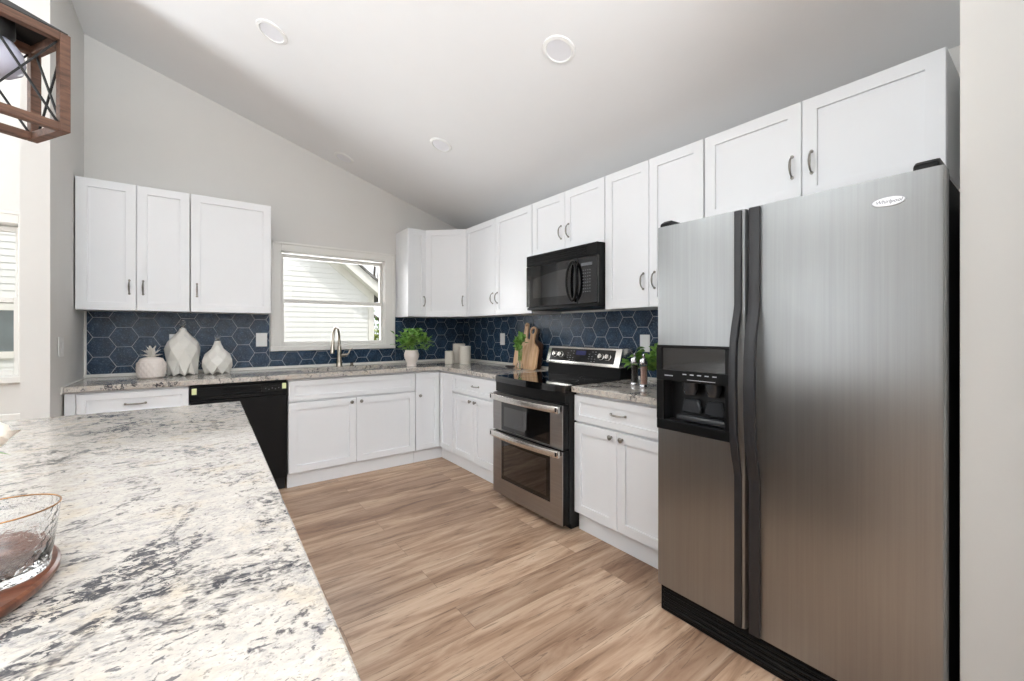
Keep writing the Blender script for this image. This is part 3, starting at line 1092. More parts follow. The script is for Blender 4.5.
def fridge_door(x0, x1, hole=None):
    m = MB()
    z0, z1 = 0.125, 1.712
    b = 0.012
    if hole is None:
        P = [(x0, -0.785), (x0, FD + b), (x0 + b * 0.3, FD + b * 0.3), (x0 + b, FD), (x1 - b, FD), (x1 - b * 0.3, FD + b * 0.3), (x1, FD + b), (x1, -0.785)]
        m.prism(P, 2, z0, z1)
    else:
        hx0, hx1, hz0, hz1 = hole
        P = [(x0, -0.785), (x0, FD + b), (x0 + b * 0.3, FD + b * 0.3), (x0 + b, FD), (x1 - b, FD), (x1 - b * 0.3, FD + b * 0.3), (x1, FD + b), (x1, -0.785)]
        m.prism(P, 2, z0, hz0)
        m.prism(P, 2, hz1, z1)
        m.prism([(x0, -0.785), (x0, FD + b), (x0 + b * 0.3, FD + b * 0.3), (hx0, FD), (hx0, -0.785)], 2, hz0, hz1)
        m.prism([(hx1, -0.785), (hx1, FD), (x1 - b, FD), (x1 - b * 0.3, FD + b * 0.3), (x1, FD + b), (x1, -0.785)], 2, hz0, hz1)
        m.box((hx0, -0.785, hz0), (hx1, -0.79, hz1))
    return m.build('door', 'steel', r, 30)


hole = (0.012, 0.318, 0.83, 1.182)
d1 = fridge_door(0.0, 0.379, hole)
d2 = fridge_door(0.386, 0.904)


def fridge_handle(d, x0, x1):
    """full-height black strip whose middle bows out into a grip"""
    m = MB()
    zs = [0.128, 0.70, 0.74, 0.78, 0.84, 0.95, 1.05, 1.15, 1.22, 1.27, 1.31, 1.35, 1.708]
    outs = [0.0, 0.0, 0.010, 0.024, 0.036, 0.044, 0.046, 0.043, 0.035, 0.023, 0.010, 0.0, 0.0]
    th = [0.016] * 13
    A = [(FD - 0.012 - o, z) for o, z in zip(outs, zs)]
    B = [(FD + 0.002 - o * 0.82, z) for o, z in zip(outs, zs)]
    m.prism(A + B[::-1], 0, x0, x1, 0.003, 2)
    return m.build('handle', 'handle_grey', d, 30, 'charcoal full-height handle')


fridge_handle(d1, 0.342, 0.368)
fridge_handle(d2, 0.395, 0.433)
# dispenser
m = MB()
x0, x1, z0, z1 = 0.004, 0.328, 0.820, 1.190
m.box((x0, FD + 0.003, z0), (x1, FD - 0.010, z0 + 0.042), 0.003)
m.box((x0, FD + 0.003, z0 + 0.042), (x0 + 0.035, FD - 0.010, 1.035), 0.002)
m.box((x1 - 0.022, FD + 0.003, z0 + 0.042), (x1, FD - 0.010, 1.035), 0.002)
m.box((x0, FD + 0.003, 1.035), (x1, FD - 0.010, 1.082), 0.002)
m.box((x0, FD + 0.003, 1.178), (x1, FD - 0.010, z1), 0.003)
m.box((x0, FD + 0.003, 1.082), (x0 + 0.026, FD - 0.010, 1.178))
m.box((x1 - 0.02, FD + 0.003, 1.082), (x1, FD - 0.010, 1.178))
dp = m.build('dispenser', 'black_plastic', d1, label='black ice and water dispenser')
MB().box((x0 + 0.026, FD + 0.004, 1.082), (x1 - 0.02, FD - 0.004, 1.178)).build('control_glass', 'black_gloss', dp)
m = MB()
m.box((x0 + 0.03, -0.795, z0 + 0.03), (x1 - 0.02, -0.792, 1.05))
m.box((x0 + 0.03, -0.795, z0 + 0.03), (x0 + 0.035, FD, 1.05))
m.box((x1 - 0.022, -0.795, z0 + 0.03), (x1 - 0.018, FD, 1.05))
m.box((x0 + 0.03, -0.795, z0 + 0.03), (x1 - 0.02, FD, z0 + 0.043))
m.box((x0 + 0.03, -0.795, 1.036), (x1 - 0.02, FD, 1.05))
m.build('recess', 'dark_cavity', dp)
for cx in (0.145, 0.245):
    m = MB()
    m.prism([(cx - 0.03, 0.962), (cx + 0.03, 0.962), (cx + 0.042, 0.925), (cx + 0.042, 0.902), (cx - 0.042, 0.902), (cx - 0.042, 0.925)], 1, -0.797, -0.828, 0.005)
    m.build('paddle', 'smoke_plastic', dp, 40)
    MB().lathe([(0.0, 0.0), (0.022, 0.0), (0.034, 0.03), (0.034, 0.055), (0, 0.055)], (cx, -0.826, 0.982), 20).build('nozzle', 'smoke_plastic', dp, 40)
MB().box((0.09, -0.80, 0.868), (0.30, -0.850, 0.893), 0.008, 2).build('drip_tray', 'smoke_plastic', dp, 40)
for i in range(5):
    m = MB()
    m.box((0.13 + i * 0.032, FD - 0.0098, 1.066), (0.147 + i * 0.032, FD - 0.0106, 1.070))
    m.build('button_marking', 'mark', dp)
MB().box((0.045, FD - 0.0098, 1.056), (0.085, FD - 0.0106, 1.060)).build('name_marking', 'mark', dp)
MB().box((0.15, FD - 0.0098, 1.045), (0.27, FD - 0.0106, 1.047)).build('line_marking', 'mark', dp)
# badge
bx, bz = 0.787, 1.637
m = MB()
P = [(bx + 0.038 * math.cos(2 * PI * i / 40), bz + 0.0138 * math.sin(2 * PI * i / 40)) for i in range(40)]
m.prism(P, 1, FD + 0.001, FD - 0.004, 0.0012, 1)
bd = m.build('badge', 'badge_silver', d2, 40, 'oval silver badge')
cu = bpy.data.curves.new('lettering', 'FONT')
cu.body = 'Whirlpool'
cu.size = 0.0145
cu.shear = 0.3
cu.extrude = 0.0004
cu.align_x = 'CENTER'
cu.align_y = 'CENTER'
to = bpy.data.objects.new('lettering_curve', cu)
C.objects.link(to)
dg = bpy.context.evaluated_depsgraph_get()
me = bpy.data.meshes.new_from_object(to.evaluated_get(dg))
bpy.data.objects.remove(to)
me.materials.clear()
me.materials.append(M['grey_plastic'])
lt = bpy.data.objects.new('badge_lettering', me)
C.objects.link(lt)
lt.parent = bd
lt.location = (bx, FD - 0.0043, bz)
lt.rotation_euler = (PI / 2, 0, 0)
# hinge caps and kick grille
for x0, x1 in ((0.010, 0.052), (0.838, 0.892)):
    m = MB()
    P = [(-0.66, 1.70), (-0.848, 1.70), (-0.848, 1.728), (-0.82, 1.744), (-0.70, 1.744), (-0.66, 1.725)]
    m.prism(P, 0, x0, x1, 0.006, 2)
    m.build('hinge_cap', 'black_plastic', r, 35)
m = MB()
m.box((0.005, -0.76, 0.0), (wd - 0.005, -0.832, 0.118), 0.004)
for i in range(4):
    m.box((0.02, -0.830, 0.022 + i * 0.022), (wd - 0.02, -0.839, 0.034 + i * 0.022), 0.002)
m.build('kick_grille', 'black_plastic', r)
for x in (0.06, wd - 0.1):
    MB().box((x, -0.1, 0.0), (x + 0.04, -0.2, 0.03)).build('foot', 'black_matte', r)


# ------------------------------------------------------------------ outlets and switch
def plate(name, label, cat, loc, rz, wdt, slots, group=None):
    r = thing(name, label, cat, loc, rz, group)
    MB().box((-wdt / 2, -0.0005, -0.06), (wdt / 2, -0.006, 0.06), 0.002).build('cover_plate', 'white_plastic', r)
    if slots == 'outlet':
        for z in (-0.021, 0.021):
            MB().lathe([(0, -0.008), (0.016, -0.008), (0.0165, -0.006)], (0, 0, z), 20, axis='y').build('socket', 'white_plastic', r)
    else:
        MB().box((-0.017, -0.006, -0.034), (0.017, -0.0085, 0.034), 0.001).build('rocker', 'white_plastic', r)
    return r


OG = 'white wall outlets'
plate('wall_outlet', 'white outlet on the navy tile half hidden behind the tall faceted vase', 'outlet', (-2.648, -0.0095, 1.165), 0, 0.08, 'outlet', OG)
plate('wall_outlet', 'white outlet on the navy tile just left of the window', 'outlet', (-2.055, -0.0095, 1.172), 0, 0.085, 'outlet', OG)
plate('wall_outlet', 'white outlet on the navy tile between the canisters and the cutting boards', 'outlet', (-0.0095, -0.825, 1.167), RR, 0.08, 'outlet', OG)
plate('wall_outlet', 'white outlet on the navy tile above the vine and grinders beside the fridge', 'outlet', (-0.0095, -2.53, 1.165), RR, 0.08, 'outlet', OG)
plate('light_switch', 'white rocker switch on the short side wall left of the tile', 'light switch', (XS, -0.655, 1.155), PI / 2, 0.115, 'switch')

# ------------------------------------------------------------------ recessed ceiling lights
LB = ['flush white ceiling light nearest the pendant lantern', 'flush white ceiling light above the fridge side of the room, rightmost of the four',
      'flush white ceiling light in front of the corner cabinets', 'flush white ceiling light closest to the window wall']
for (x, y), lb in zip(((-2.139, -1.355), (-0.982, -2.69), (-0.963, -1.314), (-1.414, -0.238)), LB):
    r = thing('recessed_light', lb, 'ceiling light', (x, y, ceil_z(x)), 0, 'flush ceiling lights')
    r.rotation_euler = (0, math.atan(SL), 0)
    MB().lathe([(0.066, -0.004), (0.070, -0.009), (0.086, -0.006), (0.089, 0.0)], (0, 0, 0), 40).build('trim_ring', 'white_plastic', r, 40)
    MB().lathe([(0, -0.003), (0.066, -0.004), (0.067, 0.0)], (0, 0, 0), 40).build('lens', 'can_lens', r, 60)

# ------------------------------------------------------------------ things on the worktop
# pineapple jar
r = thing('pineapple_jar', 'blush white ceramic pineapple jar with leafy crown lid', 'jar', (-2.775, -0.30, CZ1))
def pine(k, i, seg):
    a = 2 * PI * i / seg
    return 0.985 + 0.05 * abs(math.sin(8 * a + 0.62 * k)) * abs(math.sin(8 * a - 0.62 * k))
prof = [(0.0, 0.0), (0.062, 0.0), (0.072, 0.008)] + [(0.075 + 0.0095 * math.sin(PI * (z - 0.01) / 0.13), z) for z in [0.012 + 0.0095 * i for i in range(12)]]
MB().lathe(prof + [(0.073, 0.122)], (0, 0, 0), 96, lambda k, i, s: pine(k, i, s) if 2 < k < 14 else 1).build('body', 'ceramic_pink', r)
lid = MB().lathe([(0.074, 0.120), (0.073, 0.127), (0.065, 0.142), (0.045, 0.150), (0.02, 0.153), (0, 0.153)], (0, 0, 0), 36).build('lid', 'ceramic_pink', r, 40)
m = MB()
rnd = random.Random(5)
for ring, (n, ln, lean, zz) in enumerate(((8, 0.062, 66, 0.152), (7, 0.072, 42, 0.158), (5, 0.080, 16, 0.165))):
    for i in range(n):
        a = 2 * PI * i / n + ring * 0.4
        le = R(lean)
        d = Vector((math.cos(a) * math.sin(le), math.sin(a) * math.sin(le), math.cos(le)))
        s = Vector((-math.sin(a), math.cos(a), 0))
        b = Vector((0, 0, zz))
        up = d.cross(s) * -1
        p1, p2, p3 = b, b + d * ln * 0.5, b + d * ln + Vector((math.cos(a), math.sin(a), -0.4)) * 0.010
        L = []
        for p, wq in ((p1, 0.012), (p2, 0.0155)):
            L.append([m.bm.verts.new(p + s * wq), m.bm.verts.new(p + up * 0.006), m.bm.verts.new(p - s * wq), m.bm.verts.new(p - up * 0.006)])
        tip = m.bm.verts.new(p3)
        for q in range(4):
            m.bm.faces.new((L[0][q], L[0][(q + 1) % 4], L[1][(q + 1) % 4], L[1][q]))
            m.bm.faces.new((L[1][q], L[1][(q + 1) % 4], tip))
m.lathe([(0.0, 0.20), (0.016, 0.18), (0.022, 0.15)], (0, 0, 0), 12)
m.build('leaf_crown', 'ceramic', lid, label='white ceramic leaf crown')


def faceted_vase(label, loc, prof, stop_r, rot, n=8):
    """decanter with diamond facets: neighbouring rings turned by half a step and joined by triangles"""
    r = thing('faceted_decanter', label, 'decanter', loc, rot, 'faceted white decanters')
    h = prof[-1][1]
    m = MB()
    rings = []
    mids = [m.bm.verts.new((prof[0][0] * 0.80 * math.cos(2 * PI * (i + .5) / n), prof[0][0] * 0.80 * math.sin(2 * PI * (i + .5) / n), 0.024)) for i in range(n)]
    for k, (a, b) in enumerate(prof):
        off = PI / n * (k % 2)
        rings.append([m.bm.verts.new((a * math.cos(2 * PI * i / n + off), a * math.sin(2 * PI * i / n + off), b)) for i in range(n)])
    for k, (A, B) in enumerate(zip(rings, rings[1:])):
        for i in range(n):
            j = (i + 1) % n
            if k == 0:
                m.bm.faces.new((A[i], mids[i], B[i]))
                m.bm.faces.new((mids[i], A[j], B[i]))
                m.bm.faces.new((A[j], B[j], B[i]))
            elif k % 2 == 0:
                m.bm.faces.new((A[i], A[j], B[i]))
                m.bm.faces.new((A[j], B[j], B[i]))
            else:
                m.bm.faces.new((A[i], B[j], B[i]))
                m.bm.faces.new((A[i], A[j], B[j]))
    c0 = m.bm.verts.new((0, 0, 0.022))
    for i in range(n):
        m.bm.faces.new((rings[0][(i + 1) % n], mids[i], c0))
        m.bm.faces.new((mids[i], rings[0][i], c0))
    m.bm.faces.new(rings[-1])
    m.build('body', 'ceramic', r)
    MB().lathe([(0, h - 0.02), (0.009, h - 0.02), (0.011, h), (0.017, h + 0.004), (0.016, h + 0.008), (0.009, h + 0.014), (stop_r * 0.8, h + 0.018 + stop_r * 0.4), (stop_r, h + 0.018 + stop_r), (stop_r * 0.8, h + 0.018 + stop_r * 1.6), (0, h + 0.018 + stop_r * 2)], (0, 0, 0), 18).build('stopper', 'glass', r, 50, 'clear glass stopper')
    return r


faceted_vase('tall white faceted ceramic decanter with a glass stopper, in front of an outlet', (-2.600, -0.165, CZ1),
             [(0.094, 0.0), (0.104, 0.115), (0.114, 0.205), (0.098, 0.258), (0.056, 0.305), (0.030, 0.338), (0.021, 0.358), (0.021, 0.362)], 0.024, 0.15)
faceted_vase('short squat white faceted decanter with a glass stopper', (-2.380, -0.20, CZ1),
             [(0.086, 0.0), (0.101, 0.062), (0.106, 0.110), (0.084, 0.157), (0.046, 0.198), (0.027, 0.235), (0.021, 0.258), (0.021, 0.262)], 0.023, 0.35)


def leaf(m, p, d, ln, wd, rnd, fold=0.25, droop=0.25):
    d = Vector(d).normalized()
    s = d.cross(Vector((0, 0, 1)))
    if s.length < 1e-3:
        s = Vector((1, 0, 0))
    s.normalize()
    s = (s + d.cross(s) * rnd.uniform(-0.6, 0.6)).normalized()
    u = s.cross(d).normalized()
    p = Vector(p)
    mid = []
    L, Rr = [], []
    for t, wq in ((0.0, 0.0), (0.25, 0.75), (0.5, 1.0), (0.78, 0.65), (1.0, 0.0)):
        c = p + d * ln * t - Vector((0, 0, 1)) * droop * ln * t * t
        mid.append(m.bm.verts.new(c))
        if 0 < t < 1:
            L.append(m.bm.verts.new(c + s * wd / 2 * wq + u * fold * wd / 2 * wq))
            Rr.append(m.bm.verts.new(c - s * wd / 2 * wq + u * fold * wd / 2 * wq))
    for side in (L, Rr):
        m.bm.faces.new((mid[0], mid[1], side[0]))
        m.bm.faces.new((mid[1], mid[2], side[1], side[0]))
        m.bm.faces.new((mid[2], mid[3], side[2], side[1]))
        m.bm.faces.new((mid[3], mid[4], side[2]))


def foliage(seed, n, c, rad, ln, wd, base, nst=10):
    rnd = random.Random(seed)
    fm, sm = MB(), MB()
    c = Vector(c)
    heads = []
    for i in range(nst):
        a = 2 * PI * i / nst + rnd.uniform(-0.3, 0.3)
        e = rnd.uniform(0.05, 1.0)
        h = c + Vector((math.cos(a) * rad[0] * e, math.sin(a) * rad[1] * e, rnd.uniform(-0.5, 0.9) * rad[2]))
        heads.append(h)
        b = Vector(base) + Vector((math.cos(a), math.sin(a), 0)) * 0.015
        mid = (b + h) / 2 + Vector((0, 0, 0.02))
        sm.tube([b, mid, h], [0.0022, 0.0018, 0.0012], 5)
    for i in range(n):
        h = rnd.choice(heads)
        p = h + Vector((rnd.gauss(0, 1) * rad[0], rnd.gauss(0, 1) * rad[1], rnd.gauss(0, 1) * rad[2])) * 0.22
        d = (p - Vector(base)).normalized() + Vector((rnd.uniform(-1, 1), rnd.uniform(-1, 1), rnd.uniform(-0.5, 0.7)))
        leaf(fm, p, d, ln * rnd.uniform(0.7, 1.25), wd * rnd.uniform(0.7, 1.2), rnd)
    return fm, sm


# potted plant near the corner
r = thing('potted_plant', 'bushy green plant in a white footed pot right of the window', 'potted plant', (-0.835, -0.445, CZ1))
MB().lathe([(0, 0.0), (0.048, 0.0), (0.048, 0.008), (0.042, 0.02), (0.055, 0.05), (0.070, 0.09), (0.072, 0.115), (0.062, 0.142), (0.062, 0.155), (0.054, 0.155), (0.054, 0.14), (0.0, 0.135)], (0, 0, 0), 28).build('pot', 'ceramic_pink', r, 40)
fm, sm = foliage(11, 300, (-0.005, 0.0, 0.235), (0.14, 0.11, 0.085), 0.060, 0.042, (0, 0, 0.14), 18)
rnd = random.Random(2)
for i in range(40):
    leaf(fm, (0.05 + rnd.uniform(-.03, .03), rnd.uniform(-.03, .03), 0.31 + rnd.uniform(-.03, .05)), (rnd.uniform(-1, 1), rnd.uniform(-1, 1), rnd.uniform(-.2, .8)), 0.045, 0.03, rnd)
for i in range(10):
    leaf(fm, (0.11 + 0.013 * i, 0.0, 0.225 - 0.004 * i), (1, rnd.uniform(-1, 1), rnd.uniform(-.4, .5)), 0.035, 0.014, rnd)
fm.build('foliage', 'leaf', r)
sm.build('stems', 'leaf_dark', r)
m = MB()
for k in range(3):
    c = Vector((-0.055 + 0.022 * k, -0.06, 0.285 + 0.006 * k))
    for i in range(5):
        a = 2 * PI * i / 5
        leaf(m, c, (math.cos(a), math.sin(a) - 0.4, 0.5), 0.02, 0.016, rnd)
m.build('white_blossom', 'petal', r, label='small white blossom')


def canister(label, loc, rad, h):
    r = thing('canister', label, 'canister', loc, 0, 'cream canisters in the corner')
    b = 0.008
    MB().lathe([(0, 0), (rad - b, 0), (rad - b * 0.3, b * 0.3), (rad, b), (rad, h - 0.012), (rad - 0.002, h - 0.010), (rad - .004, h - .010), (0, h - 0.010)], (0, 0, 0), 32).build('body', 'canister', r, 40)
    MB().lathe([(0, h), (rad - 0.003, h), (rad, h - 0.002), (rad, h - 0.009), (rad - 0.002, h - .0095), (0, h - .0095)], (0, 0, 0), 32).build('lid', 'canister', r, 40)


canister('smallest cream canister at the front left of the corner trio', (-0.422, -0.45, CZ1), 0.046, 0.135)
canister('tall cream canister standing at the back of the corner trio', (-0.265, -0.375, CZ1), 0.066, 0.205)
canister('medium cream canister at the right of the corner trio', (-0.285, -0.535, CZ1), 0.060, 0.185)


# cutting boards leaning on the right-hand tile
def board(label, y0, lean_x, wd, body_h, handle_h, hole_r, mat, thick, x_foot, ring=False):
    """built standing in the local (y,z) plane then leaned back against the wall"""
    r = MB()
    hw = wd / 2
    out = []
    N = 10
    out.append((-hw + 0.02, 0))
    for i in range(N + 1):
        a = -PI / 2 + (PI / 2) * i / N
        out.append((hw - 0.03 + 0.03 * math.cos(a), 0.03 + 0.03 * math.sin(a)))
    shoulder = 0.05 if not ring else 0.09
    nk = 0.026 if not ring else 0.03
    for i in range(N + 1):
        t = i / N
        out.append((hw + (nk - hw) * (t * t * (3 - 2 * t)), body_h - shoulder * (1 - t)))
    hr = hole_r + (0.016 if not ring else 0.017)
    hz = body_h + handle_h - hr
    a0 = math.asin(min(0.95, nk / hr)) if hr > nk else PI / 2
    for i in range(N * 2 + 1):
        a = -PI / 2 + a0 + (2 * PI - 2 * a0) * i / (N * 2)
        out.append((hr * math.cos(a), hz + hr * math.sin(a)))
    for i in range(N + 1):
        t = 1 - i / N
        out.append((-(hw + (nk - hw) * (t * t * (3 - 2 * t))), body_h - shoulder * (1 - t)))
    for i in range(N + 1):
        a = PI + (PI / 2) * i / N
        out.append((-hw + 0.03 + 0.03 * math.cos(a), 0.03 + 0.03 * math.sin(a)))
    # polygon with a hole: triangulate through bmesh edges
    bm = bmesh.new()
    def loop(pts):
        vs = [bm.verts.new((0, p[0], p[1])) for p in pts]
        return [bm.edges.new((vs[i], vs[(i + 1) % len(vs)])) for i in range(len(vs))]
    clean = []
    for p in out:
        if not clean or math.dist(p, clean[-1]) > 1e-4:
            clean.append(p)
    if math.dist(clean[0], clean[-1]) < 1e-4:
        clean.pop()
    ed = loop(clean) + loop([(hole_r * math.cos(2 * PI * i / 20), hz + hole_r * math.sin(2 * PI * i / 20)) for i in range(20)])
    res = bmesh.ops.triangle_fill(bm, edges=ed, use_beauty=True)
    fs = [g for g in res['geom'] if isinstance(g, bmesh.types.BMFace)]
    ex = bmesh.ops.extrude_face_region(bm, geom=fs)
    bmesh.ops.translate(bm, verts=[g for g in ex['geom'] if isinstance(g, bmesh.types.BMVert)], vec=(thick, 0, 0))
    mb = MB()
    mb.merge(bm)
    o = mb.build('cutting_board', mat, None, 30)
    o.location = (x_foot, y0, CZ1)
    o.rotation_euler = (0, lean_x, 0)
    tag(o, label, 'cutting board', 'cutting boards leaning on the tile')
    return o


board('dark walnut cutting board at the back of the leaning stack', -1.385, R(8), 0.21, 0.27, 0.10, 0.016, 'board_dark', 0.014, -0.082)
board('pale wooden cutting board with small-holed handle, left of the leaning stack', -1.265, R(10), 0.26, 0.285, 0.14, 0.010, 'board_pale', 0.014, -0.118)
board('honey wooden cutting board with a ring handle, front right of the leaning stack', -1.405, R(11), 0.215, 0.265, 0.125, 0.027, 'board_mid', 0.014, -0.155, True)

# bud vase with herb sprig
r = thing('bud_vase', 'small clear glass bud vase with a green herb sprig before the cutting boards', 'vase', (-0.225, -1.385, CZ1))
MB().lathe([(0, 0.0), (0.026, 0.0), (0.030, 0.01), (0.028, 0.04), (0.014, 0.07), (0.011, 0.10), (0.015, 0.115), (0.0135, 0.115), (0.0095, 0.10), (0.0125, 0.07), (0.0255, 0.04), (0.027, 0.012), (0.0, 0.006)], (0, 0, 0), 20).build('glass_vase', 'glass', r, 50)
fm, sm = foliage(21, 150, (0.0, 0.0, 0.225), (0.045, 0.075, 0.07), 0.045, 0.032, (0, 0, 0.08), 10)
fm.build('foliage', 'leaf', r)
for k in range(3):
    sm.tube([(0.004 * (k - 1), 0, 0.012), (0.003 * (k - 1), 0, 0.11), (0.01 * (k - 1), 0.01 * k, 0.2)], 0.002, 6)
sm.build('stems', 'leaf_dark', r)
r = MB().lathe([(0, 0.004), (0.03, 0.006), (0.046, 0.016), (0.05, 0.024), (0.047, 0.024), (0.04, 0.016), (0.028, 0.010), (0, 0.008)], (0, 0, 0), 28)
r.lathe([(0, 0), (0.028, 0), (0.03, 0.006)], (0, 0, 0), 28)
o = r.build('spice_dish', 'slate', None, 40)
o.location = (-0.22, -1.235, CZ1)
tag(o, 'small shallow dark dish at the foot of the cutting boards', 'dish')


# grinders
def grinder(label, loc, fill):
    r = thing('spice_grinder', label, 'grinder', loc, 0, 'clear grinders by the fridge')
    MB().lathe([(0, 0), (0.024, 0), (0.025, 0.003), (0.025, 0.018), (0.022, 0.022), (0, 0.022)], (0, 0, 0), 24).build('base_ring', 'chrome', r, 40)
    b = MB().lathe([(0.0218, 0.022), (0.0225, 0.03), (0.0205, 0.085), (0.0225, 0.140), (0.0205, 0.140), (0.0185, 0.085), (0.0205, 0.03), (0.0205, 0.022), (0.0218, 0.022)], (0, 0, 0), 24).build('tube', 'glass', r, 50, 'clear acrylic tube')
    MB().lathe([(0, 0.023), (0.0195, 0.023), (0.0195, 0.032), (0.0178, 0.085), (0.0190, 0.128), (0, 0.132)], (0, 0, 0), 20).build('filling', fill, r, 50)
    MB().lathe([(0, 0.14), (0.0235, 0.14), (0.0245, 0.144), (0.0245, 0.163), (0.020, 0.176), (0.010, 0.180), (0.0055, 0.184), (0.0075, 0.190), (0.0085, 0.196), (0.006, 0.203), (0, 0.205)], (0, 0, 0), 24).build('cap', 'chrome', r, 40, 'chrome cap with finial')


grinder('clear grinder filled with dark peppercorns, left of the pair by the fridge', (-0.325, -2.678, CZ1), 'pepper')
grinder('clear grinder filled with pink salt, right of the pair by the fridge', (-0.36, -2.77, CZ1), 'salt')

# vine in a white bowl beside the fridge
r = thing('potted_vine', 'leafy green vine in a white bowl between the grinders and the fridge', 'potted plant', (-0.19, -2.86, CZ1))
MB().lathe([(0, 0.0), (0.05, 0.0), (0.075, 0.02), (0.085, 0.05), (0.083, 0.072), (0.077, 0.072), (0.077, 0.055), (0, 0.05)], (0, 0, 0), 28).build('bowl', 'ceramic', r, 40)
fm, sm = foliage(31, 170, (-0.01, 0.03, 0.155), (0.10, 0.15, 0.085), 0.075, 0.058, (0, 0, 0.055), 14)
rnd = random.Random(9)
for i in range(16):
    leaf(fm, (-0.02 - 0.03 * rnd.random(), 0.14 + 0.011 * i, 0.17 + 0.05 * math.sin(i * 0.4) + rnd.uniform(-.02, .02)), (rnd.uniform(-1, .2), rnd.uniform(-.3, 1), rnd.uniform(-.4, .7)), 0.06, 0.05, rnd)
sm.tube([(0, 0, 0.06), (-0.02, 0.10, 0.17), (-0.03, 0.22, 0.20), (-0.04, 0.31, 0.165)], 0.002, 6)
fm.build('foliage', 'leaf_dark', r)
sm.build('stems', 'leaf', r)

# ------------------------------------------------------------------ island things: round tray, glass, flower vase
TZ = 0.914
r = MB().lathe([(0, 0), (0.185, 0), (0.192, 0.004), (0.197, 0.010), (0.197, 0.016), (0.194, 0.019), (0, 0.019)], (0, 0, 0), 72)
o = r.build('round_tray', 'tray_wood', None, 40)
o.location = (-2.853, -3.467, TZ)
tag(o, 'round dark wooden tray on the island', 'tray')
r = thing('glass_tumbler', 'short hammered clear glass with a gold rim standing on the wooden tray', 'glass', (-2.709, -3.474, TZ + 0.019))
MB().lathe([(0, 0.0), (0.044, 0.0), (0.047, 0.003), (0.048, 0.010), (0.0525, 0.045), (0.0575, 0.086), (0.0560, 0.0862), (0.0505, 0.045), (0.0455, 0.014), (0.042, 0.011), (0, 0.010)], (0, 0, 0), 56).build('glass_body', 'glass_bumpy', r, 50)
m = MB()
m.tube([(0.0568 * math.cos(2 * PI * i / 56), 0.0568 * math.sin(2 * PI * i / 56), 0.0868) for i in range(57)], 0.0010, 8, False)
m.build('gold_rim', 'gold', r, 50, 'thin gold rim')
r = thing('flower_vase', 'cream bloom with a green leaf at the far left edge of the island', 'flower', (-2.835, -3.395, TZ + 0.019))
MB().lathe([(0, 0), (0.030, 0), (0.036, 0.02), (0.032, 0.06), (0.018, 0.085), (0.021, 0.095), (0.018, 0.095), (0.014, 0.085), (0, 0.08)], (0, 0, 0), 24).build('vase', 'ceramic', r, 40)
bc = Vector((0.074, 0.098, 0.155))
MB().tube([(0, 0, 0.03), (0.015, 0.02, 0.12), (0.05, 0.075, 0.15), tuple(bc)], 0.0025, 8).build('stem', 'leaf_dark', r, 50)
m = MB()
rnd = random.Random(4)
m.lathe([(0, -0.020), (0.012, -0.018), (0.021, -0.008), (0.023, 0.003), (0.019, 0.014), (0.010, 0.021), (0, 0.022)], tuple(bc), 20, lambda k, i, n: 1 + 0.05 * math.cos(5 * 2 * PI * i / n + k))
for i in range(5):
    a = 2 * PI * i / 5
    leaf(m, bc + Vector((0.012 * math.cos(a), 0.012 * math.sin(a), -0.016)), (math.cos(a) * 0.7, math.sin(a) * 0.7, 0.8), 0.034, 0.032, rnd, 0.5, 0.1)
m.build('bloom', 'petal', r, 60)
m = MB()
leaf(m, bc + Vector((-0.02, 0.0, -0.022)), (1, 0.25, -0.05), 0.042, 0.016, rnd)
m.build('leaf', 'leaf', r)
m = MB()
leaf(m, (0.02, 0.03, 0.12), (-1, 0.4, 0.2), 0.06, 0.025, rnd)
m.build('leaf', 'leaf', r)

# ------------------------------------------------------------------ pendant lantern
dph = 1.05
def cam_pt(px, py, d):
    a = R(36.9)
    q = (px - 512) / 417.4 * d
    return Vector((-2.501 + q * math.cos(a) + d * math.sin(a), -4.301 - q * math.sin(a) + d * math.cos(a), 1.252 - (py - 330.74) / 417.4 * d))
corner = cam_pt(71, 133, dph)
corner.z = 1.748
LH, LW, LL = 0.243, 0.160, 0.80
az = R(36.9 + 21.1)
r = thing('pendant_lantern', 'rectangular wood-framed pendant lantern with black cross braces over the island', 'pendant light', (corner.x, corner.y, corner.z), PI / 2 - az)
# local +x points along the long axis; the visible near end is x=0, frame runs to -x; +y is the far side
bw = 0.020
m = MB()
for x in (-LL, 0):
    for y in (0, LW):
        xx = x + bw / 2 if x < 0 else -bw / 2
        yy = y + bw / 2 if y == 0 else y - bw / 2
        m.box((xx - bw / 2, yy - bw / 2, 0), (xx + bw / 2, yy + bw / 2, LH), 0.0012)
for z in (0, LH - bw):
    for y in (0, LW - bw):
        m.box((-LL + bw, y, z), (-bw, y + bw, z + bw), 0.0012)
    for x in (-LL, -bw):
        m.box((x, bw, z), (x + bw, LW - bw, z + bw), 0.0012)
m.build('wooden_frame', 'lantern_wood', r)
def brace(p, q, cap=0.0042):
    m.beam(p, q, cap, cap)
m = MB()
sec = 6
for y in (bw / 2, LW - bw / 2):
    for k in range(sec):
        a, b = -bw - (LL - 2 * bw) * k / sec, -bw - (LL - 2 * bw) * (k + 1) / sec
        brace((a, y, bw), (b, y, LH - bw))
        brace((a, y + 0.004, LH - bw), (b, y + 0.004, bw))
for x in (-bw / 2, -LL + bw / 2):
    brace((x, bw, bw), (x, LW - bw, LH - bw))
    brace((x + 0.004, bw, LH - bw), (x + 0.004, LW - bw, bw))
m.build('cross_braces', 'black_matte', r, label='thin black metal cross braces')
m = MB()       # hipped sheet-metal hood rising above the frame
b4 = [(-LL + 0.004, 0.004), (-0.004, 0.004), (-0.004, LW - 0.004), (-LL + 0.004, LW - 0.004)]
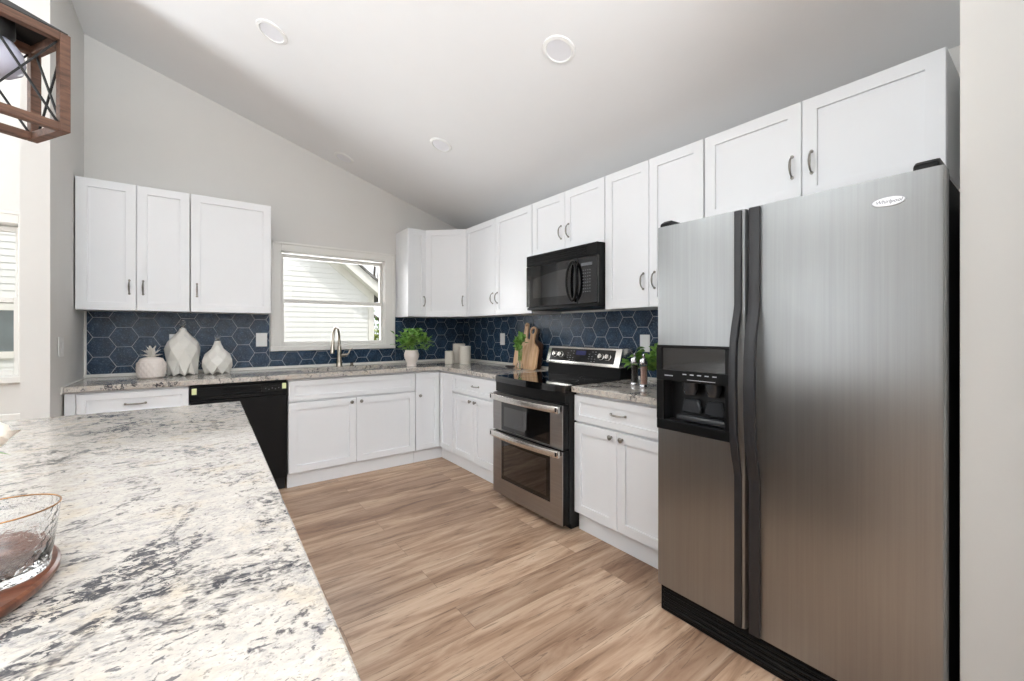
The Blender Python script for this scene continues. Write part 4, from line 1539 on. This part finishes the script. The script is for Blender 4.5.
t4 = [(-LL + 0.13, LW / 2 - 0.03), (-0.13, LW / 2 - 0.03), (-0.13, LW / 2 + 0.03), (-LL + 0.13, LW / 2 + 0.03)]
lay = []
for dz in (0.0, -0.004):
    A = [m.bm.verts.new((x, y, LH + 0.0005 + (dz + 0.004))) for x, y in b4]
    B = [m.bm.verts.new((x, y, LH + 0.046 + dz)) for x, y in t4]
    for i in range(4):
        m.bm.faces.new((A[i], A[(i + 1) % 4], B[(i + 1) % 4], B[i]))
    m.bm.faces.new(B)
    lay.append(A)
for i in range(4):
    m.bm.faces.new((lay[0][i], lay[0][(i + 1) % 4], lay[1][(i + 1) % 4], lay[1][i]))
m.build('top_hood', 'black_matte', r, label='black sheet metal hood')
m = MB()
for x in (-0.15, -LL + 0.15):
    m.tube([(x, LW / 2, LH + 0.044), (x, LW / 2, 1.5)], 0.006, 8)
m.build('hanging_rods', 'black_matte', r)
MB().lathe([(0, 0.0), (0.06, 0.0), (0.06, 0.02), (0, 0.02)], (-LL / 2, LW / 2, 1.48), 24).build('canopy', 'black_matte', r, 40)
for x in (-0.092, -0.40, -0.708):
    so = MB().lathe([(0, LH + 0.041), (0.024, LH + 0.041), (0.024, LH - 0.036), (0.020, LH - 0.042), (0, LH - 0.042)], (x, LW / 2, 0), 20).build('socket', 'black_matte', r, 40)
    MB().lathe([(0.014, LH - 0.042), (0.022, LH - 0.048), (0.036, LH - 0.070), (0.041, LH - 0.093), (0.036, LH - 0.116), (0.018, LH - 0.132), (0, LH - 0.135)], (x, LW / 2, 0), 24).build('bulb', 'bulb', so, 60, 'frosted glass bulb')

# ------------------------------------------------------------------ outside
o = struct(MB().box((-14, 0.15, -0.6), (10, 20, -0.3)).build('ground', 'grass'))
YN = 5.0
r = thing('neighbor_house', 'white sided gable house seen through the windows', 'house', (0.61, YN, -0.3))
ex = lambda x: x - 0.61
ez = lambda z: z + 0.3
m = MB()
lap = 0.102
rake_z = lambda x: 2.55 - 0.81 * x       # underside of the rake in world coordinates, gable falling to the right
PK = -4.2
def gable_x(z):     # x limit at height z
    return min(0.61, (2.55 - z) / 0.81)
z = -0.3
while z < 6.0:
    xr = min(gable_x(z), gable_x(z + lap))
    xl = max(-9.0, 2 * PK - xr)
    if xr - xl < 0.2:
        break
    P = [(YN - 0.012, z), (YN + 0.02, z), (YN + 0.02, z + lap), (YN - 0.0005, z + lap)]
    m.prism([(p[0] - YN, ez(p[1])) for p in P], 0, ex(xl), ex(xr))
    z += lap
m.build('siding', 'siding', r)
m = MB()
m.box((ex(0.50), -0.035, ez(-0.3)), (ex(0.62), 0.03, ez(2.10)), 0.004)
m.build('corner_board', 'ext_trim', r)
m = MB()      # rake board and soffit standing out from the wall
for s in (1, -1):
    xa, za = 0.95, rake_z(0.95)
    xb, zb = PK, rake_z(PK)
    if s < 0:
        xa, xb = 2 * PK - xa, 2 * PK - xb
    P = [(ex(xa), ez(za)), (ex(xb), ez(zb)), (ex(xb), ez(zb + 0.23)), (ex(xa), ez(za + 0.23))]
    m.prism(P, 1, -0.34, -0.30)
    P = [(ex(xa), ez(za + 0.02)), (ex(xb), ez(zb + 0.02)), (ex(xb), ez(zb + 0.05)), (ex(xa), ez(za + 0.05))]
    m.prism(P, 1, -0.31, 0.0)
    P = [(ex(xa if s > 0 else 2 * PK - 0.62) - (0.33 if s > 0 else 0), ez(rake_z(0.62) - 0.16)), (ex(xb), ez(zb - 0.16)), (ex(xb), ez(zb + 0.03)), (ex(xa if s > 0 else 2 * PK - 0.62) - (0.33 if s > 0 else 0), ez(rake_z(0.62) + 0.03))]
    m.prism(P, 1, -0.022, 0.0)
m.build('rake_board', 'ext_trim', r)
m = MB()
for s in (1, -1):
    xa, za = 1.02, rake_z(1.02) + 0.23
    xb, zb = PK, rake_z(PK) + 0.23
    if s < 0:
        xa, xb = 2 * PK - xa, 2 * PK - xb
    m.prism([(ex(xa), ez(za)), (ex(xb), ez(zb)), (ex(xb), ez(zb + 0.05)), (ex(xa), ez(za + 0.05))], 1, -0.40, 6.0)
m.build('roof', 'shingle', r)
wf = MB()
for a, b, c, d in ((-6.2, -4.55, 0.85, 0.95), (-6.2, -4.55, 1.55, 1.65), (-6.2, -6.1, 0.95, 1.55), (-4.65, -4.55, 0.95, 1.55), (-5.42, -5.34, 0.95, 1.55)):
    wf.box((ex(a), -0.05, ez(c)), (ex(b), 0.0, ez(d)))
wf = wf.build('window_frame', 'ext_trim', r)
MB().box((ex(-6.1), -0.03, ez(0.95)), (ex(-4.65), -0.02, ez(1.55))).build('window_pane', 'dark_pane', wf)


def bare_tree(label, base, h, seed, leaves=0):
    r = thing('tree', label, 'tree', base)
    rnd = random.Random(seed)
    m = MB()
    tips = []
    def grow(p, d, ln, rad, lev):
        p = Vector(p)
        pts = [p]
        rr = [rad]
        n = 5
        for i in range(n):
            d = (d + Vector((rnd.uniform(-.18, .18), rnd.uniform(-.18, .18), rnd.uniform(-0.05, .12)))).normalized()
            p = p + d * ln / n
            pts.append(p)
            rr.append(rad * (1 - 0.55 * (i + 1) / n))
        m.tube(pts, rr, 6 if lev < 2 else 4)
        tips.append(pts[-1])
        if lev < 4:
            for k in range(4 if lev < 2 else 3):
                j = rnd.randint(2, n)
                q = (d + Vector((rnd.uniform(-1, 1), rnd.uniform(-1, 1), rnd.uniform(-.1, .7)))).normalized()
                grow(pts[j], q, ln * rnd.uniform(0.45, 0.68), rr[j] * 0.62, lev + 1)
    grow((0, 0, 0), Vector((0, 0, 1)), h * 0.5, h * 0.022, 0)
    m.build('trunk_and_branches', 'bark', r, 60)
    if leaves:
        f = MB()
        for i in range(leaves):
            t = rnd.choice(tips)
            leaf(f, t + Vector((rnd.gauss(0, .12), rnd.gauss(0, .12), rnd.gauss(0, .12))), (rnd.uniform(-1, 1), rnd.uniform(-1, 1), rnd.uniform(-1, .5)), 0.09, 0.05, rnd)
        f.build('foliage', 'leaf_dark', r)


bare_tree('bare-branched tree beyond the right end of the neighbouring house', (2.2, 8.2, -0.3), 6.0, 12)
bare_tree('slender leafy tree at the right edge of the kitchen window', (1.75, 7.4, -0.3), 2.9, 5, 160)
r = thing('shrub', 'yellow-green shrub beside the corner of the neighbouring house', 'shrub', (0.95, 5.05 + 0.75, -0.3))
fm, sm = foliage(51, 420, (0, 0, 0.85), (0.22, 0.25, 0.55), 0.12, 0.08, (0, 0, 0.0), 24)
fm.build('foliage', 'leaf_yellow', r)
sm.build('stems', 'bark', r)
